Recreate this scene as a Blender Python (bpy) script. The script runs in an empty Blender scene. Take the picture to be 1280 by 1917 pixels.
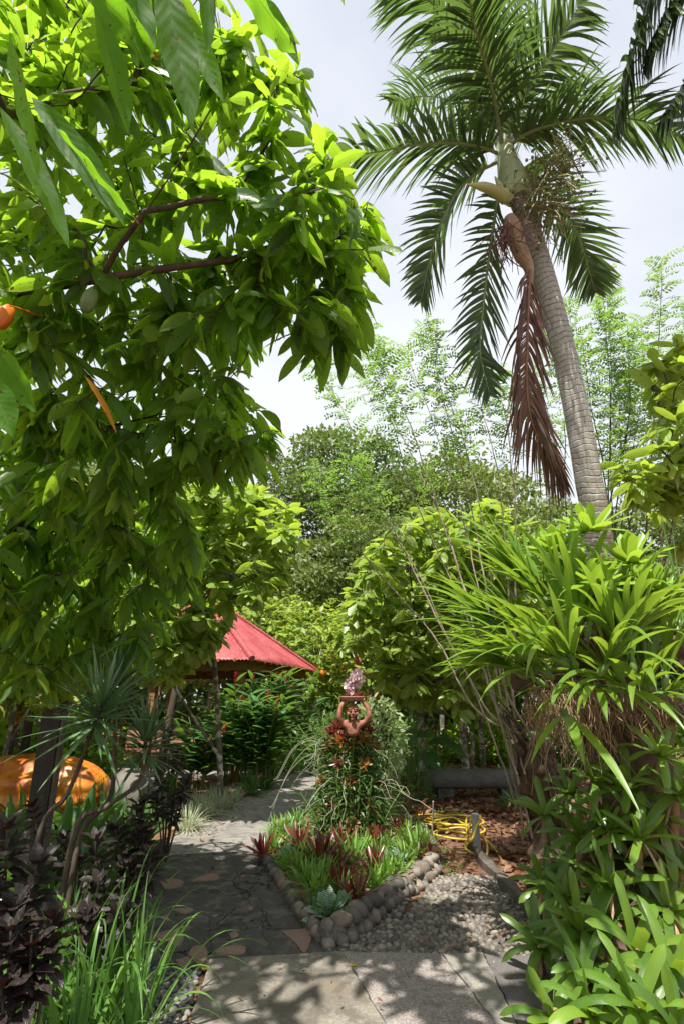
import bpy, math, random
import numpy as np
from mathutils import Vector, Matrix, noise

# ------------------------------------------------------------------ camera, sky, sun
SC = bpy.context.scene
COL = SC.collection
FPX, PITCH, EYE = 958.0, math.radians(20.2), 1.6
cam_d = bpy.data.cameras.new("camera")
cam = bpy.data.objects.new("camera", cam_d)
COL.objects.link(cam)
cam.location = (0, 0, EYE)
cam.rotation_euler = (math.pi/2 + PITCH, 0, 0)
cam_d.sensor_fit = 'VERTICAL'
cam_d.sensor_height = 36.0
cam_d.lens = FPX/1917*36.0
cam_d.clip_start = 0.05
cam_d.clip_end = 2000
SC.camera = cam

SUN_EL = math.radians(63)
SUN_H = Vector((-0.36, -1.0)).normalized()          # horizontal direction TOWARDS the sun
sun_vec = Vector((SUN_H.x*math.cos(SUN_EL), SUN_H.y*math.cos(SUN_EL), math.sin(SUN_EL)))
sd = bpy.data.lights.new("sun", 'SUN')
sd.energy = 5.0
sd.angle = math.radians(0.5)
sd.color = (1.0, 0.955, 0.87)
so = bpy.data.objects.new("sun", sd)
COL.objects.link(so)
so.rotation_euler = sun_vec.to_track_quat('Z', 'Y').to_euler()
so.location = (0, 0, 30)

W = bpy.data.worlds.new("World")
SC.world = W
W.use_nodes = True
wn = W.node_tree
wn.nodes.clear()
w_out = wn.nodes.new('ShaderNodeOutputWorld')
w_bg = wn.nodes.new('ShaderNodeBackground')
w_bg.inputs['Strength'].default_value = 0.090
sky = wn.nodes.new('ShaderNodeTexSky')
sky.sky_type = 'NISHITA'
sky.sun_disc = False
sky.sun_elevation = SUN_EL
sky.sun_rotation = math.atan2(SUN_H.x, SUN_H.y)
sky.air_density = 1.0
sky.dust_density = 3.0
sky.ozone_density = 1.0
w_tc = wn.nodes.new('ShaderNodeTexCoord')
w_nz = wn.nodes.new('ShaderNodeTexNoise')
w_nz.inputs['Scale'].default_value = 1.6
w_nz.inputs['Detail'].default_value = 6
w_nz.inputs['Roughness'].default_value = 0.5
w_rp = wn.nodes.new('ShaderNodeMapRange')
w_rp.inputs['From Min'].default_value = 0.30
w_rp.inputs['From Max'].default_value = 0.62
w_rp.inputs['To Min'].default_value = 0.58
w_rp.inputs['To Max'].default_value = 0.93
w_mx = wn.nodes.new('ShaderNodeMix')
w_mx.data_type = 'RGBA'
w_mx.inputs['B'].default_value = (6.0, 6.2, 6.6, 1)      # thin bright cloud veil
wn.links.new(w_tc.outputs['Generated'], w_nz.inputs['Vector'])
wn.links.new(w_nz.outputs['Fac'], w_rp.inputs['Value'])
wn.links.new(w_rp.outputs['Result'], w_mx.inputs['Factor'])
wn.links.new(sky.outputs['Color'], w_mx.inputs['A'])
wn.links.new(w_mx.outputs['Result'], w_bg.inputs['Color'])
wn.links.new(w_bg.outputs['Background'], w_out.inputs['Surface'])

SC.view_settings.view_transform = 'Standard'
SC.view_settings.look = 'None'
SC.view_settings.exposure = 0.95
SC.view_settings.gamma = 1.0
SC.cycles.max_bounces = 8
SC.cycles.transmission_bounces = 6
SC.cycles.diffuse_bounces = 4
SC.cycles.glossy_bounces = 3

# ------------------------------------------------------------------ helpers
cp, sp = math.cos(PITCH), math.sin(PITCH)

def P(px, py, d):
    """world point seen at a photograph position at a given depth (used for laying out real positions)"""
    yc = (958.5-py)/FPX*d
    return np.array(((px-640)/FPX*d, d*cp-yc*sp, EYE+d*sp+yc*cp))

def G(px, py, h=0.0):
    """point on the ground (height h) under a photograph position"""
    t = (958.5-py)/FPX
    dz = sp+t*cp
    d = (h-EYE)/dz
    return np.array(((px-640)/FPX*d, d*cp-t*d*sp, h))

def rng(s):
    return np.random.default_rng(s)

def nrm(a):
    return a/np.maximum(np.linalg.norm(a, axis=-1, keepdims=True), 1e-9)

class MB:
    """collects geometry, links it as ONE mesh object"""
    def __init__(s):
        s.v = []; s.f = []; s.r = []; s.uv = []; s.m = []; s.n = 0
    def add(s, v, f, rnd, uv=None, mat=0):
        v = np.asarray(v, dtype=np.float32).reshape(-1, 3)
        f = np.asarray(f, dtype=np.int64)
        if f.shape[1] == 3:
            f = np.concatenate([f, -np.ones((len(f), 1), dtype=np.int64)], 1)
        s.v.append(v)
        g = f.copy(); g[g >= 0] += s.n
        s.f.append(g)
        s.r.append(np.broadcast_to(np.asarray(rnd, dtype=np.float32), (len(v),)))
        s.uv.append(np.zeros((len(v), 2), np.float32) if uv is None else np.asarray(uv, np.float32).reshape(-1, 2))
        s.m.append(np.full(len(f), mat, np.int32))
        s.n += len(v)
    def mesh(s, name, mats, smooth=True):
        me = bpy.data.meshes.new(name)
        if not isinstance(mats, (list, tuple)):
            mats = [mats]
        for m in mats:
            me.materials.append(m)
        if not s.v:
            return me
        v = np.concatenate(s.v); f = np.concatenate(s.f)
        isq = f[:, 3] >= 0
        cnt = np.where(isq, 4, 3)
        loops = f.reshape(-1)
        loops = loops[loops >= 0]
        me.vertices.add(len(v))
        me.vertices.foreach_set('co', v.astype(np.float32).ravel())
        me.loops.add(len(loops))
        me.loops.foreach_set('vertex_index', loops.astype(np.int32))
        me.polygons.add(len(f))
        st = np.concatenate([[0], np.cumsum(cnt)[:-1]]).astype(np.int32)
        me.polygons.foreach_set('loop_start', st)
        me.polygons.foreach_set('loop_total', cnt.astype(np.int32))
        me.polygons.foreach_set('material_index', np.concatenate(s.m))
        me.polygons.foreach_set('use_smooth', np.full(len(f), smooth))
        a = me.attributes.new('rnd', 'FLOAT', 'POINT')
        a.data.foreach_set('value', np.concatenate(s.r).astype(np.float32))
        a = me.attributes.new('luv', 'FLOAT2', 'POINT')
        a.data.foreach_set('vector', np.concatenate(s.uv).astype(np.float32).ravel())
        me.update(calc_edges=True)
        return me
    def build(s, name, mats, parent=None, smooth=True):
        o = bpy.data.objects.new(name, s.mesh(name, mats, smooth))
        COL.objects.link(o)
        o.parent = parent
        return o

def tag(o, label=None, cat=None, group=None, kind=None):
    if label: o['label'] = label
    if cat: o['category'] = cat
    if group: o['group'] = group
    if kind: o['kind'] = kind
    return o

def empty(name, loc, label, cat, group=None):
    o = bpy.data.objects.new(name, None)
    o.empty_display_size = 0.2
    COL.objects.link(o)
    o.location = tuple(float(c) for c in loc)
    return tag(o, label, cat, group)

class Off:
    """an MB whose points are world points but whose object hangs under an Empty standing at loc"""
    def __new__(cls, loc):
        m = MB(); m.off = np.asarray(loc, float)
        b0 = m.build
        def build(name, mats, parent=None, smooth=True):
            if m.v:
                m.v = [x-m.off.astype(np.float32) for x in m.v]
            return b0(name, mats, parent, smooth)
        m.build = build
        return m

def copy_thing(src, loc, rot, scale, label, kids=True):
    c = src.copy(); COL.objects.link(c)
    c.location = tuple(float(x) for x in loc)
    c.rotation_euler = rot
    c.scale = (scale,)*3 if not hasattr(scale, '__len__') else scale
    c['label'] = label
    if kids:
        for ch in src.children:
            d = ch.copy(); COL.objects.link(d); d.parent = c
            for g in ch.children:
                e = g.copy(); COL.objects.link(e); e.parent = d
    return c

def poly_path(pts, n):
    """smooth resample (Catmull-Rom) of a polyline of k-vectors"""
    p = np.asarray(pts, float)
    if len(p) == 2:
        t = np.linspace(0, 1, n)[:, None]
        return p[0]*(1-t)+p[1]*t
    q = np.vstack([2*p[0]-p[1], p, 2*p[-1]-p[-2]])
    k = len(p)-1
    ts = np.linspace(0, k-1e-6, n)
    i = ts.astype(int); t = (ts-i)[:, None]
    a, b, c, d = q[i], q[i+1], q[i+2], q[i+3]
    return 0.5*((2*b)+(-a+c)*t+(2*a-5*b+4*c-d)*t**2+(-a+3*b-3*c+d)*t**3)

def tube(mb, pts, rad, n=7, rnd=0.5, mat=0, cap=True, lump=0.0, seed=0):
    p = np.asarray(pts, float); m = len(p)
    r = np.broadcast_to(np.asarray(rad, float), (m,)).copy()
    t = np.gradient(p, axis=0); t = nrm(t)
    up = np.array((0., 0., 1.)) if abs(t[0][2]) < 0.9 else np.array((1., 0., 0.))
    x = nrm(np.cross(t[0], up)); X = [x]
    for i in range(1, m):
        x = X[-1]-t[i]*np.dot(X[-1], t[i]); X.append(nrm(x))
    X = np.array(X); Y = np.cross(t, X)
    a = np.linspace(0, 2*np.pi, n, endpoint=False)
    rr = np.broadcast_to(r[:, None], (m, n)).copy()
    if lump:
        g = rng(seed)
        rr *= 1+lump*(g.random((m, n))-0.5)*2
    v = p[:, None]+rr[..., None]*(np.cos(a)[None, :, None]*X[:, None]+np.sin(a)[None, :, None]*Y[:, None])
    L = np.concatenate([[0], np.cumsum(np.linalg.norm(np.diff(p, axis=0), axis=1))])
    uv = np.stack([np.broadcast_to(a/(2*np.pi), (m, n)), np.broadcast_to(L[:, None], (m, n))], -1)
    i, j = np.meshgrid(np.arange(m-1), np.arange(n), indexing='ij')
    j2 = (j+1) % n
    f = np.stack([i*n+j, i*n+j2, (i+1)*n+j2, (i+1)*n+j], -1).reshape(-1, 4)
    mb.add(v.reshape(-1, 3), f, rnd, uv.reshape(-1, 2), mat)
    if cap:
        for e, s in ((0, -1), (m-1, 1)):
            c = p[e]+t[e]*r[e]*0.25*s
            vv = np.vstack([v[e], c[None]])
            ff = np.array([[k, (k+1) % n, n] if s > 0 else [(k+1) % n, k, n] for k in range(n)])
            mb.add(vv, ff, rnd, np.vstack([uv[e], [[0, L[e]]]]), mat)

def box(mb, c, s, rot=None, rnd=0.5, mat=0):
    v = np.array([[x, y, z] for x in (-.5, .5) for y in (-.5, .5) for z in (-.5, .5)])*np.asarray(s)
    if rot is not None:
        v = v@np.asarray(rot).T
    v = v+np.asarray(c)
    f = [[0, 1, 3, 2], [4, 6, 7, 5], [0, 4, 5, 1], [2, 3, 7, 6], [0, 2, 6, 4], [1, 5, 7, 3]]
    mb.add(v, f, rnd, v[:, :2], mat)

def rotz(a):
    c, s = math.cos(a), math.sin(a)
    return np.array([[c, -s, 0], [s, c, 0], [0, 0, 1]])

# ---- leaves
def prof_lance(v):       # broad leaf: narrow base, widest past the middle, drawn-out drip tip
    return np.clip(np.sin(np.pi*np.clip(v, 0, 1)**0.95)**0.72*np.where(v > .82, 1-(v-.82)*2.2, 1), 0, 1)
def prof_leaf(v):
    w = np.sin(np.pi*v**0.9)**0.8
    return np.where(v > 0.88, w*0.75, w)
def prof_strap(v):       # strap with rounded end
    return np.clip(0.62+0.5*v, 0, 1)*np.clip((1-v)/0.14, 0, 1)**0.5
def prof_point(v):       # long tapering blade
    return (0.75+0.25*np.sin(np.pi*v))*np.clip((1-v)/0.75, 0, 1)**0.7
def prof_orchid(v):
    return (0.6+0.4*np.sin(np.pi*np.clip(v*1.1, 0, 1)))*np.clip((1-v)/0.35, 0, 1)**0.65
def prof_brom(v):
    return np.where(v < 0.15, 1.15-v, 0.9)*np.clip((1-v)/0.18, 0, 1)**0.45

def blades(mb, O, D, S, L, Wd, prof, grav=0.0, gpow=1.4, nl=6, nw=2, chan=0.25, wave=0.0, rnd=None, seed=0, mat=0, wfreq=3.0, end_w=0.0):
    """vectorised ribbons: O base, D start direction, S side direction, L length, Wd full width, grav how far they bend down"""
    g = rng(seed)
    O = np.atleast_2d(np.asarray(O, float)); N = len(O)
    D = nrm(np.broadcast_to(np.asarray(D, float), (N, 3)))
    S = np.broadcast_to(np.asarray(S, float), (N, 3))
    S = nrm(S-D*np.sum(S*D, -1, keepdims=True))
    L = np.broadcast_to(np.asarray(L, float), (N,)); Wd = np.broadcast_to(np.asarray(Wd, float), (N,))
    grav = np.broadcast_to(np.asarray(grav, float), (N,))
    if rnd is None:
        rnd = g.random(N)
    vs = np.linspace(0, 1, nl+1)
    pos = O.copy(); prev = D.copy()
    U = np.linspace(-1, 1, nw+1)
    out = np.empty((N, nl+1, nw+1, 3)); ph = g.random(N)*6.28
    w = prof(vs)
    w = np.maximum(w, end_w)
    for i, v in enumerate(vs):
        d = nrm(D+np.array((0, 0, -1.0))*(grav*v**gpow)[:, None])
        if i > 0:
            pos = pos+nrm(prev+d)*(L/nl)[:, None]
        prev = d
        s = nrm(S-d*np.sum(S*d, -1, keepdims=True))
        n = np.cross(s, d)
        n = n*np.where(n[:, 2:3] < 0, 1, 1)
        hw = Wd/2*w[i]
        for k, u in enumerate(U):
            z = abs(u)*chan*hw
            if wave:
                z = z+abs(u)*wave*Wd*np.sin(ph+wfreq*6.283*v+(1.5 if u > 0 else 0))
            out[:, i, k] = pos+s*(u*hw)[:, None]+n*z[:, None]
    nv = (nl+1)*(nw+1)
    i, k = np.meshgrid(np.arange(nl), np.arange(nw), indexing='ij')
    q = np.stack([i*(nw+1)+k, i*(nw+1)+k+1, (i+1)*(nw+1)+k+1, (i+1)*(nw+1)+k], -1).reshape(-1, 4)
    f = (q[None]+np.arange(N)[:, None, None]*nv).reshape(-1, 4)
    uv = np.stack(np.broadcast_arrays(U[None, :], vs[:, None]), -1).reshape(1, nv, 2)
    uv = np.broadcast_to(uv, (N, nv, 2)).reshape(-1, 2)
    mb.add(out.reshape(-1, 3), f, np.repeat(rnd, nv), uv, mat)

def rosette(mb, c, n, L, Wd, el0, el1, prof, grav, nl=6, nw=2, chan=0.3, seed=0, spread=0.01, azr=None, gpow=1.3, wave=0.0, mat=0, rnd=None, lj=0.2, end_w=0.0, axis=None):
    """leaves around a centre: inner ones steep (el1), outer ones flat (el0)"""
    g = rng(seed)
    k = np.arange(n)/max(n-1, 1)
    az = np.arange(n)*2.39996+g.random(n)*0.5+g.random()*6
    if azr is not None:
        az = azr[0]+(azr[1]-azr[0])*g.random(n)
    el = np.radians(el0+(el1-el0)*k+g.normal(0, 5, n))
    D = np.stack([np.cos(az)*np.cos(el), np.sin(az)*np.cos(el), np.sin(el)], -1)
    S = np.stack([-np.sin(az), np.cos(az), 0*az], -1)
    S = nrm(S+0.12*g.normal(size=(n, 3)))
    O = np.asarray(c, float)+np.stack([np.cos(az)*spread, np.sin(az)*spread, 0*az], -1)*(1-0.6*k)[:, None]
    Ls = L*(1-lj*g.random(n))*(1-0.25*k)
    gr = grav*(1-0.7*k)*(0.7+0.6*g.random(n))
    if axis is not None:
        q = Vector((0, 0, 1)).rotation_difference(Vector(axis)).to_matrix()
        M = np.array(q)
        D = D@M.T; S = S@M.T; O = (O-np.asarray(c))@M.T+np.asarray(c)
    blades(mb, O, D, S, Ls, Wd*(0.85+0.3*g.random(n)), prof, gr, gpow, nl, nw, chan, wave, rnd if rnd is not None else g.random(n), seed+1, mat, end_w=end_w)

# ---- branching
class Skel:
    def __init__(s):
        s.p = []; s.par = []; s.r0 = []
    def line(s, pts, n, parent=-1, rmin=0.0):
        q = poly_path(pts, n)
        first = 0
        if parent >= 0:
            first = 1
        for i in range(first, n):
            s.p.append(q[i]); s.par.append(parent); s.r0.append(rmin)
            parent = len(s.p)-1
        return parent
    def near(s, x, maxdn=None):
        a = np.array(s.p)
        d = np.linalg.norm(a-x, axis=1)
        d = d+np.where(a[:, 2] > x[2]+0.1, 0.35*np.abs(a[:, 2]-x[2]), 0)   # prefer to grow upward and outward
        return int(np.argmin(d))
    def grow(s, targets, seed=0, bow=0.12, k=5):
        """connect each target to the nearest existing node; returns (tip indices, twig directions)"""
        g = rng(seed)
        T = np.asarray(targets, float)
        a = np.array(s.p)
        dmin = np.array([np.min(np.linalg.norm(a-t, axis=1)) for t in T])
        tips = []
        for j in np.argsort(dmin):
            t = T[j]; i = s.near(t); b = s.p[i]
            d = np.linalg.norm(t-b)
            kk = max(2, min(k, int(d/0.12)+2))
            mid = (b+t)/2+g.normal(0, bow*d, 3)+np.array((0, 0, 0.08*d))
            e = s.line([b, mid, t], kk+1, i)
            tips.append((e, j))
        return tips
    def radii(s, tip=0.004, ex=2.3):
        n = len(s.p); acc = np.zeros(n)
        ch = np.zeros(n, int)
        for i in range(n-1, -1, -1):
            if ch[i] == 0: acc[i] = tip**ex
            p = s.par[i]
            if p >= 0:
                acc[p] += acc[i]; ch[p] += 1
        r = acc**(1/ex)
        return np.maximum(r, np.array(s.r0))
    def tubes(s, mb, tip=0.004, ex=2.3, n=6, scale=1.0, rmax=9, lump=0.0, mat=0):
        r = np.minimum(s.radii(tip, ex)*scale, rmax)
        s.rad = r
        kids = {}
        for i, p in enumerate(s.par):
            kids.setdefault(p, []).append(i)
        starts = [(i, None) for i in kids.get(-1, [])]
        while starts:
            i, frm = starts.pop()
            chain = ([frm] if frm is not None else [])+[i]
            while True:
                ks = kids.get(chain[-1], [])
                if not ks: break
                ks = sorted(ks, key=lambda q: -r[q])
                for q in ks[1:]:
                    starts.append((q, chain[-1]))
                chain.append(ks[0])
            rr = r[chain].copy()
            if frm is not None: rr[0] = rr[1]
            pts = np.array([s.p[c] for c in chain])
            if len(pts) >= 2:
                tube(mb, pts, rr, n if rr[0] > 0.012 else 4, 0.5, mat, cap=False, lump=lump if rr[0] > 0.03 else 0, seed=i)

def twig_leaves(sk, tips, mb, per, L, W, seed, grav=0.6, back=3, nl=5, nw=2, wave=0.02, prof=prof_lance, chan=-0.25, droop=0.25, spread=1.0, lj=0.4, axw=0.75, tw=0.4):
    """cacao-like leaves in drooping fans along the last stretch of every twig"""
    g = rng(seed)
    O = []; D = []; S = []; R = []
    for e, j in tips:
        p1 = sk.p[e]
        i = e; pts = [p1]
        for _ in range(back):
            if sk.par[i] < 0: break
            i = sk.par[i]; pts.append(sk.p[i])
        ax = nrm(pts[0]-pts[min(1, len(pts)-1)]+1e-6)
        tone = g.random()
        for q in range(per):
            t = g.random()**1.5*(len(pts)-1)
            a = int(min(t, len(pts)-2)) if len(pts) > 1 else 0
            o = pts[a]+(pts[min(a+1, len(pts)-1)]-pts[a])*(t-a)
            az = q*2.4+g.random()*1.2+j
            h = np.array((math.cos(az), math.sin(az), 0.0))
            d = nrm(h*spread+ax*axw+np.array((0, 0, g.normal(-droop, 0.3))))
            s_ = nrm(np.cross(d, np.array((0, 0, 1.0))+g.normal(0, tw, 3)))
            O.append(o); D.append(d); S.append(s_)
            R.append(np.clip(0.55*tone+0.45*g.random(), 0, 1))
    n = len(O)
    if not n: return
    Ls = L*(1-lj*g.random(n))
    blades(mb, O, D, S, Ls, W*Ls/L*(0.85+0.3*g.random(n)), prof, grav*(0.5+g.random(n)), 1.3, nl, nw, chan, wave, np.array(R), seed+5)

def in_poly(poly, n, seed, dfun):
    """points spread through the volume behind an outline; dfun gives the depth range there"""
    g = rng(seed)
    p = np.asarray(poly, float)
    lo, hi = p.min(0), p.max(0); out = []
    while len(out) < n:
        c = lo+(hi-lo)*g.random(2)
        x, y = c; ins = False
        for i in range(len(p)):
            x1, y1 = p[i]; x2, y2 = p[i-1]
            if (y1 > y) != (y2 > y) and x < (x2-x1)*(y-y1)/(y2-y1)+x1:
                ins = not ins
        if ins:
            a, b = dfun(x, y)
            out.append(P(x, y, a+(b-a)*g.random()))
    return np.array(out)

def in_ell(c, r, n, seed, hollow=0.35):
    g = rng(seed)
    d = nrm(g.normal(size=(n, 3)))
    q = hollow+(1-hollow)*g.random((n, 1))**0.5
    return np.asarray(c)+d*q*np.asarray(r)

# ------------------------------------------------------------------ materials
class NT:
    def __init__(s, name):
        s.m = bpy.data.materials.new(name); s.m.use_nodes = True
        s.t = s.m.node_tree; s.t.nodes.clear()
        s.out = s.t.nodes.new('ShaderNodeOutputMaterial')
    def n(s, typ, props=None, out=0, **ins):
        nd = s.t.nodes.new('ShaderNode'+typ)
        for k, v in (props or {}).items():
            setattr(nd, k, v)
        for k, v in ins.items():
            key = int(k[1:]) if (k[0] == 'i' and k[1:].isdigit()) else k.replace('_', ' ')
            sk = nd.inputs[key]
            if isinstance(v, bpy.types.NodeSocket):
                s.t.links.new(v, sk)
            else:
                if sk.type == 'RGBA' and len(v) == 3: v = (*v, 1)
                sk.default_value = v
        return nd.outputs[out]
    def attr(s, a, o='Fac'):
        nd = s.t.nodes.new('ShaderNodeAttribute'); nd.attribute_name = a
        return nd.outputs[o]
    def math(s, op, a, b=0.0, c=None, clamp=False):
        kw = {'i0': a, 'i1': b}
        if c is not None: kw['i2'] = c
        return s.n('Math', {'operation': op, 'use_clamp': clamp}, **kw)
    def mix(s, f, a, b, blend='MIX'):
        nd = s.t.nodes.new('ShaderNodeMix'); nd.data_type = 'RGBA'; nd.blend_type = blend
        for k, v in ((0, f), (6, a), (7, b)):
            if isinstance(v, bpy.types.NodeSocket): s.t.links.new(v, nd.inputs[k])
            else: nd.inputs[k].default_value = v if k == 0 else ((*v, 1) if len(v) == 3 else v)
        return nd.outputs[2]
    def ramp(s, f, stops, interp='LINEAR'):
        nd = s.t.nodes.new('ShaderNodeValToRGB'); cr = nd.color_ramp; cr.interpolation = interp
        while len(cr.elements) < len(stops): cr.elements.new(0.5)
        for e, (p, c) in zip(cr.elements, stops):
            e.position = p; e.color = (*c, 1) if len(c) == 3 else c
        s.t.links.new(f, nd.inputs[0])
        return nd.outputs[0]
    def pos(s):
        return s.n('NewGeometry', out=0)
    def obj(s):
        return s.n('TexCoord', out=3)
    def noise(s, vec, scale, detail=4, rough=0.55, out=0, dist=0.0):
        return s.n('TexNoise', out=out, Vector=vec, Scale=scale, Detail=detail, Roughness=rough, Distortion=dist)
    def rng(s, v, a, b, c=0.0, d=1.0):
        return s.n('MapRange', Value=v, From_Min=a, From_Max=b, To_Min=c, To_Max=d)
    def bump(s, h, st, dist=0.01):
        return s.n('Bump', Height=h, Strength=st, Distance=dist)
    def done(s, surf):
        s.t.links.new(surf, s.out.inputs['Surface'])
        return s.m

def leaf_mat(name, cols, tr, trs=0.4, rough=0.42, veins=None, mark=None, spec=0.5, edge=None, patch=None, vb=0.4, ovar=0.35):
    """cols: colour stops over each leaf's own tone; tr: colour of light coming through"""
    t = NT(name)
    r = t.attr('rnd'); uv = t.attr('luv', 'Vector')
    sep = t.t.nodes.new('ShaderNodeSeparateXYZ'); t.t.links.new(uv, sep.inputs[0])
    au = t.math('ABSOLUTE', sep.outputs[0]); v = sep.outputs[1]
    k = len(cols)
    c = t.ramp(r, [(i/(k-1) if k > 1 else 0, q) for i, q in enumerate(cols)])
    p = t.pos()
    nz = t.noise(p, 9.0, 3)
    c = t.mix(t.rng(nz, 0.35, 0.7, 0.0, 0.35), c, tuple(x*0.55 for x in cols[0]))
    kw = {}
    tcol = t.mix(0.5, c, tr) if True else tr
    tcol = t.mix(t.rng(nz, 0.3, 0.75, 0.0, 0.3), tr, tuple(x*0.55 for x in tr))
    if veins:
        nv, slant = veins
        ph = t.math('FRACT', t.math('SUBTRACT', t.math('MULTIPLY', v, float(nv)), t.math('MULTIPLY', au, slant)))
        side = t.math('LESS_THAN', ph, 0.09)
        mid = t.math('LESS_THAN', au, 0.045)
        vein = t.math('MAXIMUM', t.math('MULTIPLY', side, 0.6), mid)
        c = t.mix(t.math('MULTIPLY', vein, 0.5), c, tuple(min(1, x*1.7+0.03) for x in cols[-1]))
        tcol = t.mix(t.math('MULTIPLY', vein, 0.55), tcol, tuple(x*0.35 for x in tr))
        hump = t.math('SUBTRACT', t.math('PINGPONG', ph, 0.5), t.math('MULTIPLY', mid, 0.6))
        kw['Normal'] = t.bump(hump, vb, 0.006)
    if mark and veins:   # insect spots
        spt = t.rng(t.noise(p, 38.0, 2), 0.665, 0.69)
        c = t.mix(spt, c, (0.12, 0.07, 0.02)); tcol = t.mix(spt, tcol, (0.12, 0.07, 0.02))
    dust = t.rng(t.noise(p, 55.0, 4, 0.7), 0.50, 0.72, 0.0, 0.22)   # dust and scurf
    c = t.mix(dust, c, (0.26, 0.27, 0.19))
    orn = t.n('ObjectInfo', out=5)
    c = t.mix(t.math('MULTIPLY', orn, ovar), c, tuple(x*0.45 for x in cols[0]))  # random per-plant darkening, standing in for plants that lie in shade
    if edge:
        c = t.mix(t.math('GREATER_THAN', au, edge[0]), c, edge[1])
        tcol = t.mix(t.math('GREATER_THAN', au, edge[0]), tcol, edge[1])
    if mark:    # brown tips and spots
        tip = t.math('GREATER_THAN', t.math('ADD', v, t.math('MULTIPLY', t.math('SUBTRACT', nz, 0.5), 0.5)), mark[0])
        sel = t.math('MULTIPLY', tip, t.math('GREATER_THAN', t.noise(p, 3.1, 1), mark[2] if len(mark) > 2 else 0.5))
        c = t.mix(sel, c, mark[1]); tcol = t.mix(sel, tcol, mark[1])
    if patch:   # crossbands (v) in another colour
        bd = t.math('LESS_THAN', t.math('FRACT', t.math('ADD', t.math('MULTIPLY', v, patch[0]), t.math('MULTIPLY', nz, 1.2))), 0.4)
        c = t.mix(t.math('MULTIPLY', bd, patch[2]), c, patch[1])
    rg = t.rng(t.noise(p, 25.0, 2), 0.3, 0.7, rough-0.06, rough+0.1)
    b = t.n('BsdfPrincipled', Base_Color=c, Roughness=rg, Specular_IOR_Level=spec, **kw)
    if trs <= 0: return t.done(b)
    d = t.n('BsdfTranslucent', Color=tcol)
    return t.done(t.n('MixShader', i0=trs, i1=b, i2=d))

def bark_mat(name, a, b, scale=14, lich=None, bump=0.6, rough=0.85, stretch=3.0):
    t = NT(name); p = t.obj()
    mp = t.n('Mapping', Vector=p, Scale=(1, 1, 1/stretch))
    nz = t.noise(mp, scale, 6, 0.65); n2 = t.noise(p, scale*0.25, 3)
    c = t.mix(t.rng(nz, 0.3, 0.7), a, b)
    if lich:
        c = t.mix(t.rng(t.noise(p, lich[1], 3, 0.6), lich[2], lich[2]+0.05), c, lich[0])
    c = t.mix(t.rng(n2, 0.35, 0.7, 0, 0.45), c, tuple(x*0.45 for x in a))
    return t.done(t.n('BsdfPrincipled', Base_Color=c, Roughness=rough, Specular_IOR_Level=0.3, Normal=t.bump(nz, bump, 0.02)))

def flat_mat(name, a, b=None, scale=20, rough=0.5, bump=0.15, spec=0.4, metal=0.0, tone=None):
    t = NT(name); p = t.obj(); nz = t.noise(p, scale, 4)
    c = t.mix(t.rng(nz, 0.3, 0.7), a, b or tuple(x*0.7 for x in a))
    if tone:
        c = t.mix(t.attr('rnd'), c, tone)
    return t.done(t.n('BsdfPrincipled', Base_Color=c, Roughness=rough, Specular_IOR_Level=spec, Metallic=metal, Normal=t.bump(nz, bump, 0.01)))

M = {}
M['cacao_near'] = leaf_mat('cacao_leaf_near', [(0.014, 0.050, 0.012), (0.030, 0.095, 0.018), (0.060, 0.15, 0.024), (0.14, 0.20, 0.03)], (0.52, 0.84, 0.045), 0.47, 0.40, (11, 1.7), (1.00, (0.16, 0.075, 0.02), 0.50), spec=0.3, vb=0.12)  # darkest stops lowered to carry the shade low in the crown
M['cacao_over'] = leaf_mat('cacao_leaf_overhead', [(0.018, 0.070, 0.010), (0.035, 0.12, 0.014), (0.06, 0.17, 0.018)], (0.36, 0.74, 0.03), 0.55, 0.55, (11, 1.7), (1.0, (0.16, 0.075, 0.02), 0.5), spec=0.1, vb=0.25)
M['cacao_mid'] = leaf_mat('cacao_leaf_lit', [(0.10, 0.18, 0.03), (0.22, 0.34, 0.055), (0.38, 0.48, 0.11)], (0.52, 0.70, 0.07), 0.42, 0.34, (9, 1.6), (1.05, (0.30, 0.16, 0.03), 0.5))  # albedo raised: sunlight and sky gloss put into the colour
M['cacao_far'] = leaf_mat('cacao_leaf_orchard', [(0.10, 0.18, 0.025), (0.22, 0.34, 0.04), (0.36, 0.46, 0.07), (0.44, 0.38, 0.08)], (0.50, 0.66, 0.07), 0.38, 0.45)  # orchard copy, likewise brightened in its colour to look sunlit
M['far_green'] = leaf_mat('forest_leaf_green', [(0.07, 0.115, 0.025), (0.14, 0.20, 0.04), (0.25, 0.30, 0.075)], (0.36, 0.46, 0.08), 0.25, 0.5)
M['far_dark'] = leaf_mat('forest_leaf_dark', [(0.04, 0.08, 0.02), (0.085, 0.14, 0.03), (0.17, 0.23, 0.05)], (0.28, 0.42, 0.06), 0.25, 0.5)
M['far_brown'] = leaf_mat('forest_leaf_olive', [(0.06, 0.08, 0.02), (0.12, 0.13, 0.03), (0.20, 0.15, 0.05)], (0.26, 0.28, 0.06), 0.25, 0.5)
M['feather'] = leaf_mat('pinnate_leaf', [(0.06, 0.14, 0.03), (0.12, 0.22, 0.045), (0.22, 0.31, 0.06)], (0.30, 0.50, 0.08), 0.45, 0.5)
M['palm'] = leaf_mat('palm_leaflet', [(0.035, 0.075, 0.034), (0.06, 0.11, 0.048), (0.10, 0.155, 0.055)], (0.20, 0.34, 0.06), 0.28, 0.33, None, (1.03, (0.42, 0.36, 0.04), 0.52), spec=0.6)
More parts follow.
